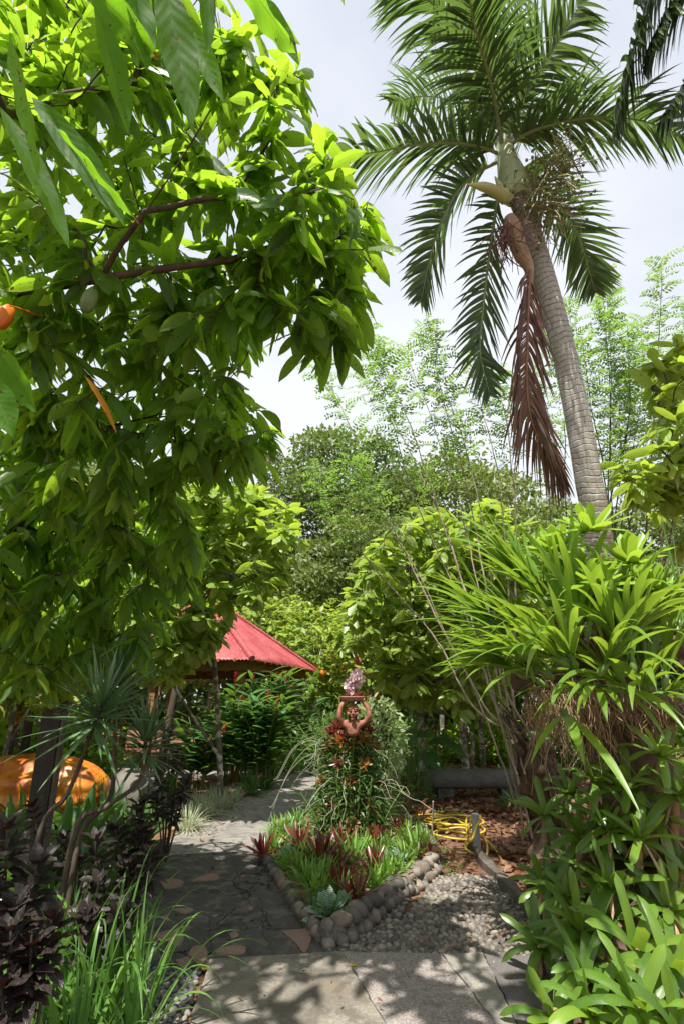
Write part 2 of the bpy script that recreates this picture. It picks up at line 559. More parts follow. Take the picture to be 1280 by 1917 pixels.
M['palm_dry'] = leaf_mat('dry_palm_leaflet', [(0.07, 0.03, 0.022), (0.16, 0.075, 0.05), (0.26, 0.14, 0.09), (0.42, 0.30, 0.19)], (0.30, 0.13, 0.07), 0.2, 0.6)
M['orchid'] = leaf_mat('orchid_leaf', [(0.10, 0.21, 0.02), (0.15, 0.29, 0.03), (0.22, 0.36, 0.05)], (0.42, 0.62, 0.05), 0.34, 0.36, None, (1.05, (0.42, 0.20, 0.04), 0.52))
M['brom'] = leaf_mat('bromeliad_leaf', [(0.07, 0.15, 0.020), (0.12, 0.24, 0.028), (0.21, 0.34, 0.04)], (0.42, 0.64, 0.05), 0.30, 0.34, None, (1.02, (0.35, 0.20, 0.05), 0.45), spec=0.45, ovar=0.7)  # stronger per-plant darkening puts shade among the rosettes into the colour
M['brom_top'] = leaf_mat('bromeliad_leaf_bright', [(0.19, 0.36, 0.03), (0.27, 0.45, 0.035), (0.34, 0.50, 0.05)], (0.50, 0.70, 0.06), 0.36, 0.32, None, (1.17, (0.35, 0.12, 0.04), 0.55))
M['bed_green'] = leaf_mat('bed_leaf_green', [(0.08, 0.19, 0.03), (0.14, 0.30, 0.04), (0.26, 0.40, 0.06)], (0.36, 0.58, 0.06), 0.3, 0.33, None, (1.03, (0.35, 0.10, 0.05), 0.5))
M['bed_red'] = leaf_mat('bed_leaf_red', [(0.05, 0.012, 0.012), (0.12, 0.016, 0.016), (0.19, 0.03, 0.02), (0.17, 0.09, 0.03)], (0.40, 0.05, 0.03), 0.25, 0.3, None, spec=0.6)
M['bed_silver'] = leaf_mat('bed_leaf_banded', [(0.05, 0.13, 0.07), (0.08, 0.18, 0.09)], (0.15, 0.3, 0.12), 0.15, 0.4, None, None, patch=(14.0, (0.38, 0.48, 0.36), 0.75))
M['bed_copper'] = leaf_mat('bed_leaf_copper', [(0.25, 0.03, 0.02), (0.32, 0.10, 0.02), (0.25, 0.26, 0.04)], (0.6, 0.2, 0.04), 0.28, 0.35)
M['vanda'] = leaf_mat('vanda_leaf', [(0.05, 0.12, 0.03), (0.10, 0.19, 0.05), (0.17, 0.26, 0.07)], (0.25, 0.42, 0.08), 0.25, 0.4)
M['small_leaf'] = leaf_mat('creeper_leaf', [(0.035, 0.085, 0.02), (0.07, 0.15, 0.03), (0.13, 0.23, 0.04)], (0.25, 0.45, 0.06), 0.3, 0.42)
M['ti'] = leaf_mat('dark_cordyline_leaf', [(0.012, 0.009, 0.009), (0.022, 0.013, 0.014), (0.035, 0.02, 0.018)], (0.10, 0.02, 0.02), 0.1, 0.40, (12, 2.2), spec=0.35)
M['dracaena'] = leaf_mat('dracaena_blade', [(0.06, 0.13, 0.06), (0.10, 0.18, 0.085), (0.16, 0.26, 0.12)], (0.2, 0.36, 0.08), 0.2, 0.30)
M['ginger'] = leaf_mat('ginger_leaf', [(0.035, 0.11, 0.026), (0.065, 0.18, 0.035), (0.13, 0.27, 0.05)], (0.30, 0.52, 0.06), 0.25, 0.27, (16, 3.0), spec=0.6)
M['lily'] = leaf_mat('lily_strap', [(0.03, 0.09, 0.025), (0.05, 0.135, 0.03), (0.09, 0.19, 0.04)], (0.20, 0.40, 0.05), 0.28, 0.34, None, (1.05, (0.35, 0.2, 0.05), 0.52))
M['blade'] = leaf_mat('long_grass_blade', [(0.055, 0.14, 0.03), (0.10, 0.23, 0.04), (0.16, 0.32, 0.05)], (0.28, 0.52, 0.06), 0.32, 0.36)
M['varieg'] = leaf_mat('striped_blade', [(0.07, 0.14, 0.04), (0.12, 0.19, 0.06)], (0.4, 0.5, 0.2), 0.3, 0.45, edge=(0.45, (0.66, 0.68, 0.50)))
M['big_leaf'] = leaf_mat('broad_paddle_leaf', [(0.03, 0.10, 0.03), (0.05, 0.15, 0.04)], (0.18, 0.4, 0.06), 0.28, 0.3, (18, 0.8))
M['litter'] = leaf_mat('fallen_leaf', [(0.06, 0.022, 0.014), (0.15, 0.045, 0.02), (0.22, 0.085, 0.04), (0.32, 0.19, 0.11)], (0.3, 0.1, 0.03), 0.1, 0.6)
M['orange_leaf'] = leaf_mat('orange_dying_leaf', [(0.5, 0.15, 0.015), (0.6, 0.25, 0.02)], (0.8, 0.35, 0.03), 0.4, 0.45)
M['yellow_leaf'] = leaf_mat('yellow_leaf', [(0.5, 0.38, 0.03), (0.55, 0.45, 0.05)], (0.8, 0.6, 0.05), 0.4, 0.45)
M['pink_petal'] = leaf_mat('pink_petal', [(0.80, 0.50, 0.56), (0.9, 0.76, 0.78)], (0.8, 0.4, 0.5), 0.35, 0.5)
M['red_bract'] = leaf_mat('red_bract', [(0.42, 0.008, 0.02), (0.55, 0.02, 0.03)], (0.8, 0.04, 0.05), 0.25, 0.35)
M['bark_dark'] = bark_mat('dark_bark', (0.045, 0.034, 0.026), (0.12, 0.09, 0.065), 16)
M['bark_grey'] = bark_mat('lichen_bark', (0.09, 0.075, 0.06), (0.19, 0.16, 0.125), 14, ((0.44, 0.44, 0.36), 8.0, 0.50))
M['bark_far'] = bark_mat('far_bark', (0.10, 0.08, 0.06), (0.2, 0.17, 0.13), 6)
M['cane'] = bark_mat('cane_bark', (0.26, 0.21, 0.155), (0.45, 0.38, 0.30), 20)
M['stump'] = bark_mat('gnarled_bark', (0.06, 0.038, 0.025), (0.17, 0.115, 0.075), 12, None, 1.0)
M['root'] = flat_mat('dry_root', (0.36, 0.26, 0.15), (0.22, 0.14, 0.07), 30, 0.8)
M['root_pale'] = flat_mat('pale_aerial_root', (0.32, 0.33, 0.24), (0.20, 0.22, 0.13), 30, 0.7)
M['spathe'] = flat_mat('palm_spathe', (0.42, 0.30, 0.20), (0.28, 0.17, 0.11), 10, 0.6)
M['spathe_pale'] = flat_mat('pale_spathe', (0.46, 0.50, 0.24), (0.52, 0.48, 0.26), 8, 0.5)
M['stalk'] = flat_mat('fruit_stalk', (0.36, 0.35, 0.17), (0.27, 0.24, 0.11), 10, 0.6)
M['stalk_dry'] = flat_mat('dry_fruit_stalk', (0.24, 0.12, 0.11), (0.15, 0.07, 0.06), 10, 0.7)
M['green_fruit'] = flat_mat('green_fruit', (0.13, 0.18, 0.08), (0.09, 0.13, 0.05), 20, 0.4)
M['green_stem'] = flat_mat('green_stem', (0.13, 0.22, 0.05), (0.09, 0.16, 0.03), 12, 0.45)
M['rachis'] = flat_mat('frond_rib', (0.20, 0.26, 0.11), (0.28, 0.31, 0.16), 8, 0.45)
M['rachis_dry'] = flat_mat('dry_frond_rib', (0.30, 0.17, 0.10), (0.2, 0.1, 0.06), 8, 0.6)
M['pod_red'] = flat_mat('ripe_pod', (0.50, 0.07, 0.015), (0.42, 0.12, 0.02), 9, 0.42, 0.3)
M['pod_orange'] = flat_mat('orange_pod', (0.62, 0.17, 0.012), (0.5, 0.11, 0.01), 9, 0.42, 0.4)
M['pod_green'] = flat_mat('unripe_pod', (0.10, 0.15, 0.05), (0.16, 0.20, 0.09), 9, 0.45, 0.3)
M['terracotta'] = flat_mat('terracotta', (0.40, 0.16, 0.10), (0.20, 0.085, 0.055), 22, 0.85, 0.7)
M['terracotta_pale'] = flat_mat('pale_terracotta', (0.60, 0.36, 0.27), (0.46, 0.24, 0.17), 12, 0.8, 0.4)
M['wood_dark'] = bark_mat('weathered_dark_wood', (0.030, 0.026, 0.022), (0.07, 0.06, 0.05), 18, stretch=8)
M['wood_grey'] = bark_mat('weathered_plank', (0.08, 0.066, 0.055), (0.16, 0.135, 0.115), 18, stretch=1.0)
M['wood_warm'] = bark_mat('stained_timber', (0.22, 0.10, 0.035), (0.30, 0.15, 0.05), 16, stretch=5, bump=0.2, rough=0.55)
M['post_grey'] = flat_mat('grey_pipe', (0.34, 0.35, 0.34), (0.26, 0.27, 0.26), 15, 0.6, 0.2)
M['hose'] = flat_mat('yellow_hose', (0.52, 0.38, 0.05), (0.42, 0.30, 0.04), 10, 0.38, 0.05)
M['bench'] = bark_mat('grey_log_surface', (0.09, 0.086, 0.08), (0.18, 0.17, 0.155), 22, None, 0.5, stretch=1)

def palm_trunk_mat():
    t = NT('palm_trunk'); uv = t.attr('luv', 'Vector'); p = t.obj()
    sep = t.t.nodes.new('ShaderNodeSeparateXYZ'); t.t.links.new(uv, sep.inputs[0])
    wob = t.math('MULTIPLY', t.math('SUBTRACT', t.noise(p, 3.0, 3), 0.5), 0.17)
    ph = t.math('FRACT', t.math('MULTIPLY', t.math('ADD', sep.outputs[1], wob), 17.0))
    ring = t.rng(t.math('PINGPONG', ph, 0.5), 0.0, 0.13, 1.0, 0.0)
    fine = t.noise(t.n('Mapping', Vector=p, Scale=(60, 60, 12)), 1.0, 5, 0.7)
    c = t.mix(t.rng(fine, 0.3, 0.7), (0.29, 0.275, 0.255), (0.52, 0.50, 0.465))
    low = t.rng(sep.outputs[1], 2.6, 4.6, 1.0, 0.0)
    c = t.mix(t.math('MULTIPLY', low, t.rng(t.noise(p, 5.0, 4), 0.38, 0.62)), c, (0.24, 0.13, 0.065))
    lic = t.math('MULTIPLY', t.math('GREATER_THAN', t.noise(p, 21.0, 2), 0.60), t.rng(sep.outputs[1], 3.4, 4.8, 1.0, 0.25))
    c = t.mix(lic, c, (0.50, 0.52, 0.45))
    c = t.mix(t.math('MULTIPLY', ring, t.rng(t.noise(p, 5.0, 4), 0.35, 0.65, 0.08, 0.62)), c, (0.12, 0.10, 0.085))
    top = t.rng(sep.outputs[1], 6.3, 6.9, 0.0, 1.0)
    c = t.mix(t.math('MULTIPLY', top, t.rng(fine, 0.35, 0.55)), c, (0.20, 0.12, 0.08))
    h = t.math('SUBTRACT', t.math('MULTIPLY', fine, 0.4), ring)
    return t.done(t.n('BsdfPrincipled', Base_Color=c, Roughness=0.85, Specular_IOR_Level=0.25, Normal=t.bump(h, 0.8, 0.012)))
M['palm_trunk'] = palm_trunk_mat()

def shaft_mat():
    t = NT('crownshaft'); p = t.obj()
    st = t.noise(t.n('Mapping', Vector=p, Scale=(14, 14, 1.5)), 1.0, 4)
    c = t.mix(t.rng(st, 0.3, 0.7), (0.38, 0.46, 0.24), (0.58, 0.63, 0.42))
    c = t.mix(t.rng(t.noise(p, 12, 3), 0.58, 0.64, 0, 0.7), c, (0.28, 0.22, 0.13))
    return t.done(t.n('BsdfPrincipled', Base_Color=c, Roughness=0.42))
M['shaft'] = shaft_mat()

def paving(name, a, b, grit=90.0, stain=None, moss=None, bump=0.5, cracks=None, gritc=None):
    t = NT(name); p = t.pos()
    g = t.noise(p, grit, 3, 0.7); m = t.noise(p, 2.3, 5, 0.6); l = t.noise(p, 7.0, 5, 0.65)
    c = t.mix(t.rng(m, 0.34, 0.66), a, b)
    c = t.mix(t.rng(g, 0.35, 0.7, 0, 0.6), c, gritc or tuple(x*0.45 for x in a))
    h = t.math('ADD', t.math('MULTIPLY', g, 0.6), l)
    if stain:
        c = t.mix(t.rng(l, stain[1], stain[1]+0.10, 0, stain[2]), c, stain[0])
    if moss:
        c = t.mix(t.rng(t.noise(p, 4.2, 6, 0.7), moss[1], moss[1]+0.10, 0, moss[2]), c, moss[0])
    if cracks:
        wv = t.n('VectorMath', {'operation': 'ADD'}, i0=p, i1=t.n('VectorMath', {'operation': 'SCALE'}, i0=t.noise(p, 3.5, 4, out=1), Scale=0.55))
        vo = t.n('TexVoronoi', {'feature': 'DISTANCE_TO_EDGE'}, Vector=wv, Scale=cracks)
        ck = t.rng(vo, 0.004, 0.011, 1.0, 0.0)
        ck = t.math('MULTIPLY', ck, t.rng(m, 0.42, 0.50))
        c = t.mix(ck, c, tuple(x*0.15 for x in a))
        h = t.math('SUBTRACT', h, t.math('MULTIPLY', ck, 3.0))
    return t.done(t.n('BsdfPrincipled', Base_Color=c, Roughness=0.88, Specular_IOR_Level=0.3, Normal=t.bump(h, bump, 0.008)))
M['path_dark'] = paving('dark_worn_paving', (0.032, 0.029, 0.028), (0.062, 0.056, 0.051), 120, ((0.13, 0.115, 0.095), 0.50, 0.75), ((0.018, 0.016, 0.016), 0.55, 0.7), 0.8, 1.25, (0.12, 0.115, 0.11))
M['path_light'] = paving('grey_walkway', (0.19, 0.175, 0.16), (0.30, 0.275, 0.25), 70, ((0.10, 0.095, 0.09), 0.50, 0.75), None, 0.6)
M['slab_pale'] = paving('pale_concrete', (0.155, 0.138, 0.115), (0.27, 0.245, 0.205), 60, ((0.10, 0.088, 0.07), 0.48, 0.8), ((0.17, 0.135, 0.095), 0.54, 0.6), 0.7)
M['slab_brown'] = paving('brown_gritty_concrete', (0.11, 0.088, 0.08), (0.17, 0.14, 0.125), 75, ((0.10, 0.085, 0.08), 0.55, 0.6), None, 0.7, None, (0.48, 0.44, 0.41))
M['slab_light'] = paving('bleached_concrete', (0.20, 0.185, 0.16), (0.29, 0.265, 0.23), 60, ((0.22, 0.20, 0.18), 0.52, 0.6), None, 0.5)
M['slab_dark'] = paving('dark_concrete', (0.065, 0.058, 0.056), (0.10, 0.09, 0.086), 80, ((0.06, 0.055, 0.05), 0.55, 0.6), None, 0.6, None, (0.22, 0.2, 0.2))
M['pink_stone'] = paving('pink_sandstone', (0.22, 0.135, 0.115), (0.28, 0.18, 0.15), 60, ((0.22, 0.13, 0.11), 0.56, 0.5), None, 0.3)
M['mortar'] = paving('mortar', (0.12, 0.11, 0.095), (0.17, 0.15, 0.13), 50, None, None, 0.8)
M['mortar_dark'] = paving('dark_mortar', (0.045, 0.04, 0.035), (0.07, 0.06, 0.055), 50, None, None, 0.8)

def stone_mat(name, cols, big=False):
    t = NT(name); r = t.attr('rnd'); p = t.obj()
    k = len(cols)
    c = t.ramp(r, [(i/(k-1), q) for i, q in enumerate(cols)])
    n1 = t.noise(p, 12.0 if big else 30.0, 5, 0.65)
    c = t.mix(t.rng(n1, 0.35, 0.7, 0, 0.55), c, tuple(x*0.5 for x in cols[0]))
    n2 = t.noise(p, 5.0, 4)
    c = t.mix(t.rng(n2, 0.52, 0.66, 0, 0.6), c, (0.30, 0.26, 0.21))
    return t.done(t.n('BsdfPrincipled', Base_Color=c, Roughness=0.68, Specular_IOR_Level=0.4, Normal=t.bump(n1, 0.35, 0.01)))
M['pebble'] = stone_mat('river_pebble', [(0.07, 0.062, 0.056), (0.14, 0.122, 0.105), (0.20, 0.172, 0.145), (0.29, 0.24, 0.195)])
M['pebble_dark'] = stone_mat('dark_pebble', [(0.09, 0.09, 0.095), (0.16, 0.155, 0.155), (0.22, 0.205, 0.195)])
M['rock'] = stone_mat('border_rock', [(0.07, 0.063, 0.058), (0.14, 0.12, 0.10), (0.20, 0.145, 0.11)], True)

def soil_mat():
    t = NT('soil'); p = t.pos()
    a = t.noise(p, 1.3, 5); b = t.noise(p, 14, 6, 0.7); c2 = t.noise(p, 60, 3, 0.7)
    c = t.mix(t.rng(a, 0.35, 0.65), (0.15, 0.075, 0.042), (0.26, 0.155, 0.095))
    c = t.mix(t.rng(b, 0.4, 0.7, 0, 0.7), c, (0.07, 0.04, 0.025))
    c = t.mix(t.rng(c2, 0.55, 0.7, 0, 0.5), c, (0.36, 0.25, 0.17))
    return t.done(t.n('BsdfPrincipled', Base_Color=c, Roughness=0.95, Specular_IOR_Level=0.15, Normal=t.bump(t.math('ADD', b, t.math('MULTIPLY', c2, 0.4)), 0.9, 0.03)))
M['soil'] = soil_mat()

def ground_mat():
    t = NT('woodland_ground'); p = t.pos()
    a = t.noise(p, 0.5, 5); b = t.noise(p, 9, 6, 0.7)
    c = t.mix(t.rng(a, 0.4, 0.62), (0.14, 0.065, 0.035), (0.24, 0.14, 0.08))
    c = t.mix(t.rng(b, 0.4, 0.7, 0, 0.75), c, (0.05, 0.032, 0.02))
    return t.done(t.n('BsdfPrincipled', Base_Color=c, Roughness=0.95, Specular_IOR_Level=0.15, Normal=t.bump(b, 0.8, 0.04)))
M['ground'] = ground_mat()

def roof_mat():
    t = NT('red_corrugated_iron'); p = t.obj(); n1 = t.noise(p, 1.6, 5, 0.6); n2 = t.noise(p, 16, 4)
    c = t.mix(t.rng(n1, 0.35, 0.7), (0.27, 0.028, 0.035), (0.36, 0.085, 0.085))
    st_ = t.noise(t.n('Mapping', Vector=p, Scale=(3, 3, .35)), 3.0, 5, 0.7)
    c = t.mix(t.rng(st_, 0.5, 0.66, 0, 0.6), c, (0.22, 0.07, 0.045))
    c = t.mix(t.rng(n2, 0.58, 0.68, 0, 0.4), c, (0.50, 0.30, 0.26))
    return t.done(t.n('BsdfPrincipled', Base_Color=c, Roughness=0.42, Specular_IOR_Level=0.5))
M['roof'] = roof_mat()
M['iron_brown'] = flat_mat('rusty_corrugated_iron', (0.24, 0.14, 0.08), (0.14, 0.075, 0.045), 6, 0.55, 0.2)
def pod_sculpt():
    t = NT('orange_painted_shell'); p = t.obj(); n = t.noise(p, 5, 5, 0.65)
    c = t.mix(t.rng(n, 0.35, 0.65), (0.52, 0.22, 0.012), (0.34, 0.06, 0.010))
    c = t.mix(t.rng(t.noise(p, 15, 4), 0.56, 0.64, 0, 0.6), c, (0.20, 0.05, 0.015))
    return t.done(t.n('BsdfPrincipled', Base_Color=c, Roughness=0.42, Normal=t.bump(n, 0.5, 0.02)))
M['sculpt'] = pod_sculpt()

# ------------------------------------------------------------------ ground, paths, slabs
from mathutils.geometry import tessellate_polygon

def prism(mb, poly, z0, z1, rnd=0.5, mat=0, bevel=0.0):
    p = [(float(q[0]), float(q[1])) for q in poly]
    ar = sum(p[i-1][0]*p[i][1]-p[i][0]*p[i-1][1] for i in range(len(p)))
    if ar < 0: p = p[::-1]
    n = len(p)
    tri = tessellate_polygon([[Vector((a, b, 0)) for a, b in p]])
    inner = p
    if bevel:
        c = np.mean(p, 0); inner = [tuple(np.array(q)+(c-np.array(q))/max(np.linalg.norm(c-np.array(q)), 1e-6)*bevel) for q in p]
    top = [(a, b, z1) for a, b in inner]; mid = [(a, b, z1-bevel) for a, b in p]; bot = [(a, b, z0) for a, b in p]
    tf = []
    for t in tri:
        a, b, c = t
        A, B, C = p[a], p[b], p[c]
        if (B[0]-A[0])*(C[1]-A[1])-(B[1]-A[1])*(C[0]-A[0]) < 0: t = (a, c, b)
        tf.append(t)
    mb.add(top, tf, rnd, None, mat)
    rings = [bot, mid, top] if bevel else [bot, top]
    for lo, hi in zip(rings[:-1], rings[1:]):
        v = lo+hi
        mb.add(v, [[i, (i+1) % n, n+(i+1) % n, n+i] for i in range(n)], rnd, None, mat)

def rough_poly(poly, step=0.12, amp=0.012, seed=1):
    g = rng(seed); out = []
    p = [np.asarray(q, float)[:2] for q in poly]
    for i in range(len(p)):
        a, b = p[i], p[(i+1) % len(p)]
        k = max(1, int(np.linalg.norm(b-a)/step))
        for j in range(k):
            q = a+(b-a)*j/k
            out.append(q+(g.normal(0, amp, 2) if j else g.normal(0, amp*0.3, 2)))
    return out

def sheet(name, x0, x1, y0, y1, nx, ny, zf, mat, kind='structure', label=None):
    mb = MB()
    X, Y = np.meshgrid(np.linspace(x0, x1, nx), np.linspace(y0, y1, ny), indexing='ij')
    Z = zf(X, Y)
    v = np.stack([X, Y, Z], -1).reshape(-1, 3)
    i, j = np.meshgrid(np.arange(nx-1), np.arange(ny-1), indexing='ij')
    f = np.stack([i*ny+j, (i+1)*ny+j, (i+1)*ny+j+1, i*ny+j+1], -1).reshape(-1, 4)
    mb.add(v, f, 0.5)
    o = mb.build(name, mat)
    return tag(o, label, kind=kind)

def wav(X, Y, a, f, s):
    return a*(np.sin(X*f+s)*np.cos(Y*f*1.1+s*2)+0.5*np.sin(X*f*2.3+s*3+Y*f*1.7))

sheet('ground', -150, 150, -20, 300, 61, 65, lambda X, Y: 0*X-0.01, M['ground'], label='brown woodland soil under the garden')
# bare soil on the right with a low bank behind
def soil_z(X, Y):
    d = np.clip((Y-5.4)/2.0, 0, 1)*np.clip((X-0.9)/1.0, 0, 1)
    e = np.clip((X+0.1)/0.4, 0, 1)*np.clip((Y-3.4)/0.6, 0, 1)
    return -0.006+0.02*e*d+wav(X, Y, 0.010, 5.0, 1.0)*d+0.008*d*np.sin(X*13+Y*9)
sheet('soil', 0.55, 8.0, 3.2, 15.0, 120, 160, soil_z, M['soil'], label='reddish bare soil beside the pebble paving')

def prism_obj(name, pts, z0, z1, mat, kind='structure', label=None, parent=None, amp=0.01, step=0.15, bevel=0.006, seed=1, split=True):
    mb = MB()
    q = rough_poly(pts, step, amp, seed) if amp else pts
    prism(mb, q, z0, z1, bevel=bevel)
    o = mb.build(name, mat, parent, smooth=False)
    return tag(o, label, kind=kind)

Gx = lambda x, y: G(x, y)[:2]
# grey walkway running back, then the dark worn paving of the junction
walk = [Gx(250, 1640), Gx(318, 1574), Gx(440, 1507), Gx(516, 1459), Gx(548, 1431), Gx(556, 1415), Gx(612, 1415), Gx(606, 1450), Gx(640, 1500), Gx(700, 1560), Gx(620, 1640), Gx(470, 1640)]
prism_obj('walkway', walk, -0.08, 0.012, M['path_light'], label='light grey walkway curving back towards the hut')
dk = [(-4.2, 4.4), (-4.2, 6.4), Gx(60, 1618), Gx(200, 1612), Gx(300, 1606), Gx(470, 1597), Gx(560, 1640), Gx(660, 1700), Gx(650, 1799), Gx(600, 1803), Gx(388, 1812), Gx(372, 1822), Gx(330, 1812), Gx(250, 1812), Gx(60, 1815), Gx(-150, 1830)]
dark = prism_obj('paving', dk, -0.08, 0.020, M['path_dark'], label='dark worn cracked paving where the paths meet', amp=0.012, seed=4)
# flat pink stones let into the dark paving
pinks = [[(297, 1657), (318, 1651), (342, 1654), (341, 1664), (318, 1669), (299, 1668)],
         [(358, 1655), (382, 1644), (400, 1641), (412, 1650), (392, 1654)],
         [(322, 1709), (345, 1707), (362, 1711), (344, 1717)],
         [(301, 1727), (312, 1719), (316, 1733)],
         [(283, 1761), (310, 1751), (338, 1750), (343, 1768), (332, 1780), (315, 1772)],
         [(352, 1797), (360, 1782), (378, 1779), (388, 1788), (386, 1806), (372, 1815)],
         [(400, 1792), (420, 1782), (457, 1780), (455, 1794), (425, 1796)],
         [(528, 1752), (556, 1748), (585, 1750), (576, 1786), (566, 1791), (554, 1775)],
         [(430, 1756), (440, 1752), (447, 1759), (433, 1764)],
         [(328, 1808), (350, 1801), (358, 1812), (340, 1818)],
         [(462, 1708), (474, 1705), (470, 1712)]]
for k, pl in enumerate(pinks):
    mb = MB()
    cl_ = poly_path([(*Gx(*q), 0) for q in pl+[pl[0]]], 5*len(pl)+1)[:-1]; prism(mb, rough_poly(cl_, 0.03, 0.004, k), 0.0, 0.0265+0.0004*k, bevel=0.002)
    o = mb.build('inlaid_stone', M['pink_stone'], dark, smooth=False)
# open crack lines, cut as thin dark grooves of loose grit
cracks = [[(395, 1575), (432, 1601), (444, 1640), (436, 1650), (470, 1690), (500, 1712), (492, 1745), (520, 1790)],
          [(436, 1650), (450, 1665), (484, 1677), (497, 1720), (510, 1735)],
          [(250, 1700), (262, 1745), (280, 1775), (285, 1790)], [(300, 1712), (360, 1712), (440, 1712), (480, 1705)],
          [(397, 1712), (392, 1740), (398, 1775), (390, 1790)]]
mb = MB()
g = rng(3)
for c in cracks:
    q = poly_path([G(*a, h=0.0215) for a in c], 60); q[:, :2] += g.normal(0, 0.008, (60, 2))
    w = 0.004+0.004*g.random(60)
    t = nrm(np.gradient(q, axis=0)); s = np.stack([-t[:, 1], t[:, 0], 0*t[:, 0]], -1)
    v = np.concatenate([q-s*w[:, None], q+s*w[:, None]])
    mb.add(v, [[i, i+1, 61+i, 60+i] for i in range(59)], 0.3)
mb.build('crack', M['mortar_dark'], dark)

# front concrete slabs (they run on under the camera)
def ext(a, b, y):
    a, b = np.array(a), np.array(b); t = (y-a[1])/(b[1]-a[1])
    return a+(b-a)*t
eL = (Gx(392, 1806), Gx(352, 1930)); e1 = (Gx(640, 1791), Gx(722, 1930)); e2 = (Gx(826, 1795), Gx(930, 1930)); e3 = (Gx(902, 1793), Gx(968, 1930)); e4 = (Gx(1060, 1800), Gx(1200, 1930))
def slab(name, A, B, mat, z, label, seed, gap=0.004):
    f = -0.5
    a0, a1, b0, b1 = A[0], ext(*A, f), B[0], ext(*B, f)
    pts = [a0+(gap, 0), b0-(gap, 0), b1-(gap, 0), a1+(gap, 0)]
    return prism_obj(name, pts, -0.08, z, mat, label=label, amp=0.004, step=0.05, bevel=0.008, seed=seed)
slab('concrete_slab', eL, e1, M['slab_pale'], 0.034, 'pale mottled concrete slab at the front left', 11)
slab('concrete_slab', e1, e2, M['slab_brown'], 0.030, 'brown gritty concrete slab in the front middle', 12)
slab('concrete_slab', e2, e3, M['slab_light'], 0.031, 'narrow bleached concrete strip between brown and dark slabs', 13, 0.002)
slab('concrete_slab', e3, e4, M['slab_dark'], 0.026, 'dark concrete slab at the front right', 14, 0.006)

# ---- pebble paving
def inside(poly, q):
    x, y = q; ins = False
    for i in range(len(poly)):
        x1, y1 = poly[i]; x2, y2 = poly[i-1]
        if (y1 > y) != (y2 > y) and x < (x2-x1)*(y-y1)/(y2-y1)+x1: ins = not ins
    return ins

def ball(n1=8, n2=6):
    v = [(0, 0, 1)]; f = []
    for i in range(1, n2):
        a = math.pi*i/n2
        for j in range(n1):
            b = 2*math.pi*j/n1
            v.append((math.sin(a)*math.cos(b), math.sin(a)*math.sin(b), math.cos(a)))
    v.append((0, 0, -1)); L = len(v)-1
    q = []
    for j in range(n1):
        q.append([0, 1+j, 1+(j+1) % n1, -1])
        q.append([L, 1+(n2-2)*n1+(j+1) % n1, 1+(n2-2)*n1+j, -1])
        for i in range(n2-2):
            a = 1+i*n1
            q.append([a+j, a+n1+j, a+n1+(j+1) % n1, a+(j+1) % n1])
    return np.array(v, float), np.array(q)
BV, BF = ball(); BV2, BF2 = ball(14, 10)

def stones(mb, C, R, seed, hi=False, sq=(0.75, 1.25), tilt=0.2, lumpy=0.12):
    g = rng(seed); V, F = (BV2, BF2) if hi else (BV, BF)
    for c, r in zip(C, R):
        s = np.asarray(r)*np.ones(3)
        A = np.array(Matrix.Rotation(g.random()*6.28, 3, 'Z')@Matrix.Rotation(g.normal(0, tilt), 3, 'X')@Matrix.Rotation(g.normal(0, tilt), 3, 'Y'))
        sh = 1+lumpy*(np.sin(V@g.normal(0, 2.2, 3)+g.random()*6)+0.5*np.sin(V@g.normal(0, 4, 3)+g.random()*6))
        v = (V*sh[:, None]*s)@A.T+c
        mb.add(v, F, g.random())

def pebbles(poly, sp, r, mat, name, label, seed, zb):
    g = rng(seed); pl = [tuple(q) for q in poly]
    mbm = MB(); prism(mbm, pl, -0.05, zb)
    base = tag(mbm.build(name, M['mortar_dark'] if 'dark' in label else M['mortar'], smooth=False), label, kind='structure')
    a = np.array(pl); lo, hi = a.min(0), a.max(0)
    C = []; R = []
    cell = {}
    for _ in range(int(9*(hi[0]-lo[0])*(hi[1]-lo[1])/sp**2)):
        q = lo+(hi-lo)*g.random(2)
        rr = r*(0.65+0.5*g.random())
        k = (int(q[0]/(2*r)), int(q[1]/(2*r)))
        ok = all(np.linalg.norm(q-c)*1.0 > (rr+cr)*0.80 for dx in (-1, 0, 1) for dy in (-1, 0, 1) for c, cr in cell.get((k[0]+dx, k[1]+dy), []))
        if ok and inside(pl, q):
            cell.setdefault(k, []).append((q, rr))
            C.append((q[0], q[1], zb+rr*0.02)); R.append((rr*(1.0+0.3*g.random()), rr*0.88, rr*0.62))
    mb = MB(); stones(mb, C, R, seed+1)
    o = mb.build('pebbles', mat, base); o['kind'] = 'stuff'
    return base
pr = [Gx(590, 1800), Gx(640, 1725), Gx(715, 1672), Gx(785, 1632), Gx(742, 1735), Gx(800, 1665), Gx(818, 1640), Gx(880, 1640), Gx(925, 1645), Gx(960, 1685), Gx(1010, 1735), Gx(1045, 1790), Gx(1090, 1815), Gx(900, 1812), Gx(820, 1812), Gx(640, 1812)]
pebbles(pr, 0.042, 0.029, M['pebble'], 'pebble_paving', 'rounded grey river pebbles set in mortar right of the plant bed', 21, 0.006)
plft = [Gx(385, 1816), Gx(372, 1826), Gx(345, 1935), ext(*eL, 0.9)-(0.01, 0), Gx(-60, 1990), Gx(30, 1830), Gx(250, 1816), Gx(330, 1815)]
pebbles(plft, 0.036, 0.023, M['pebble_dark'], 'pebble_paving', 'small dark grey pebbles set left of the front slab', 23, 0.004)

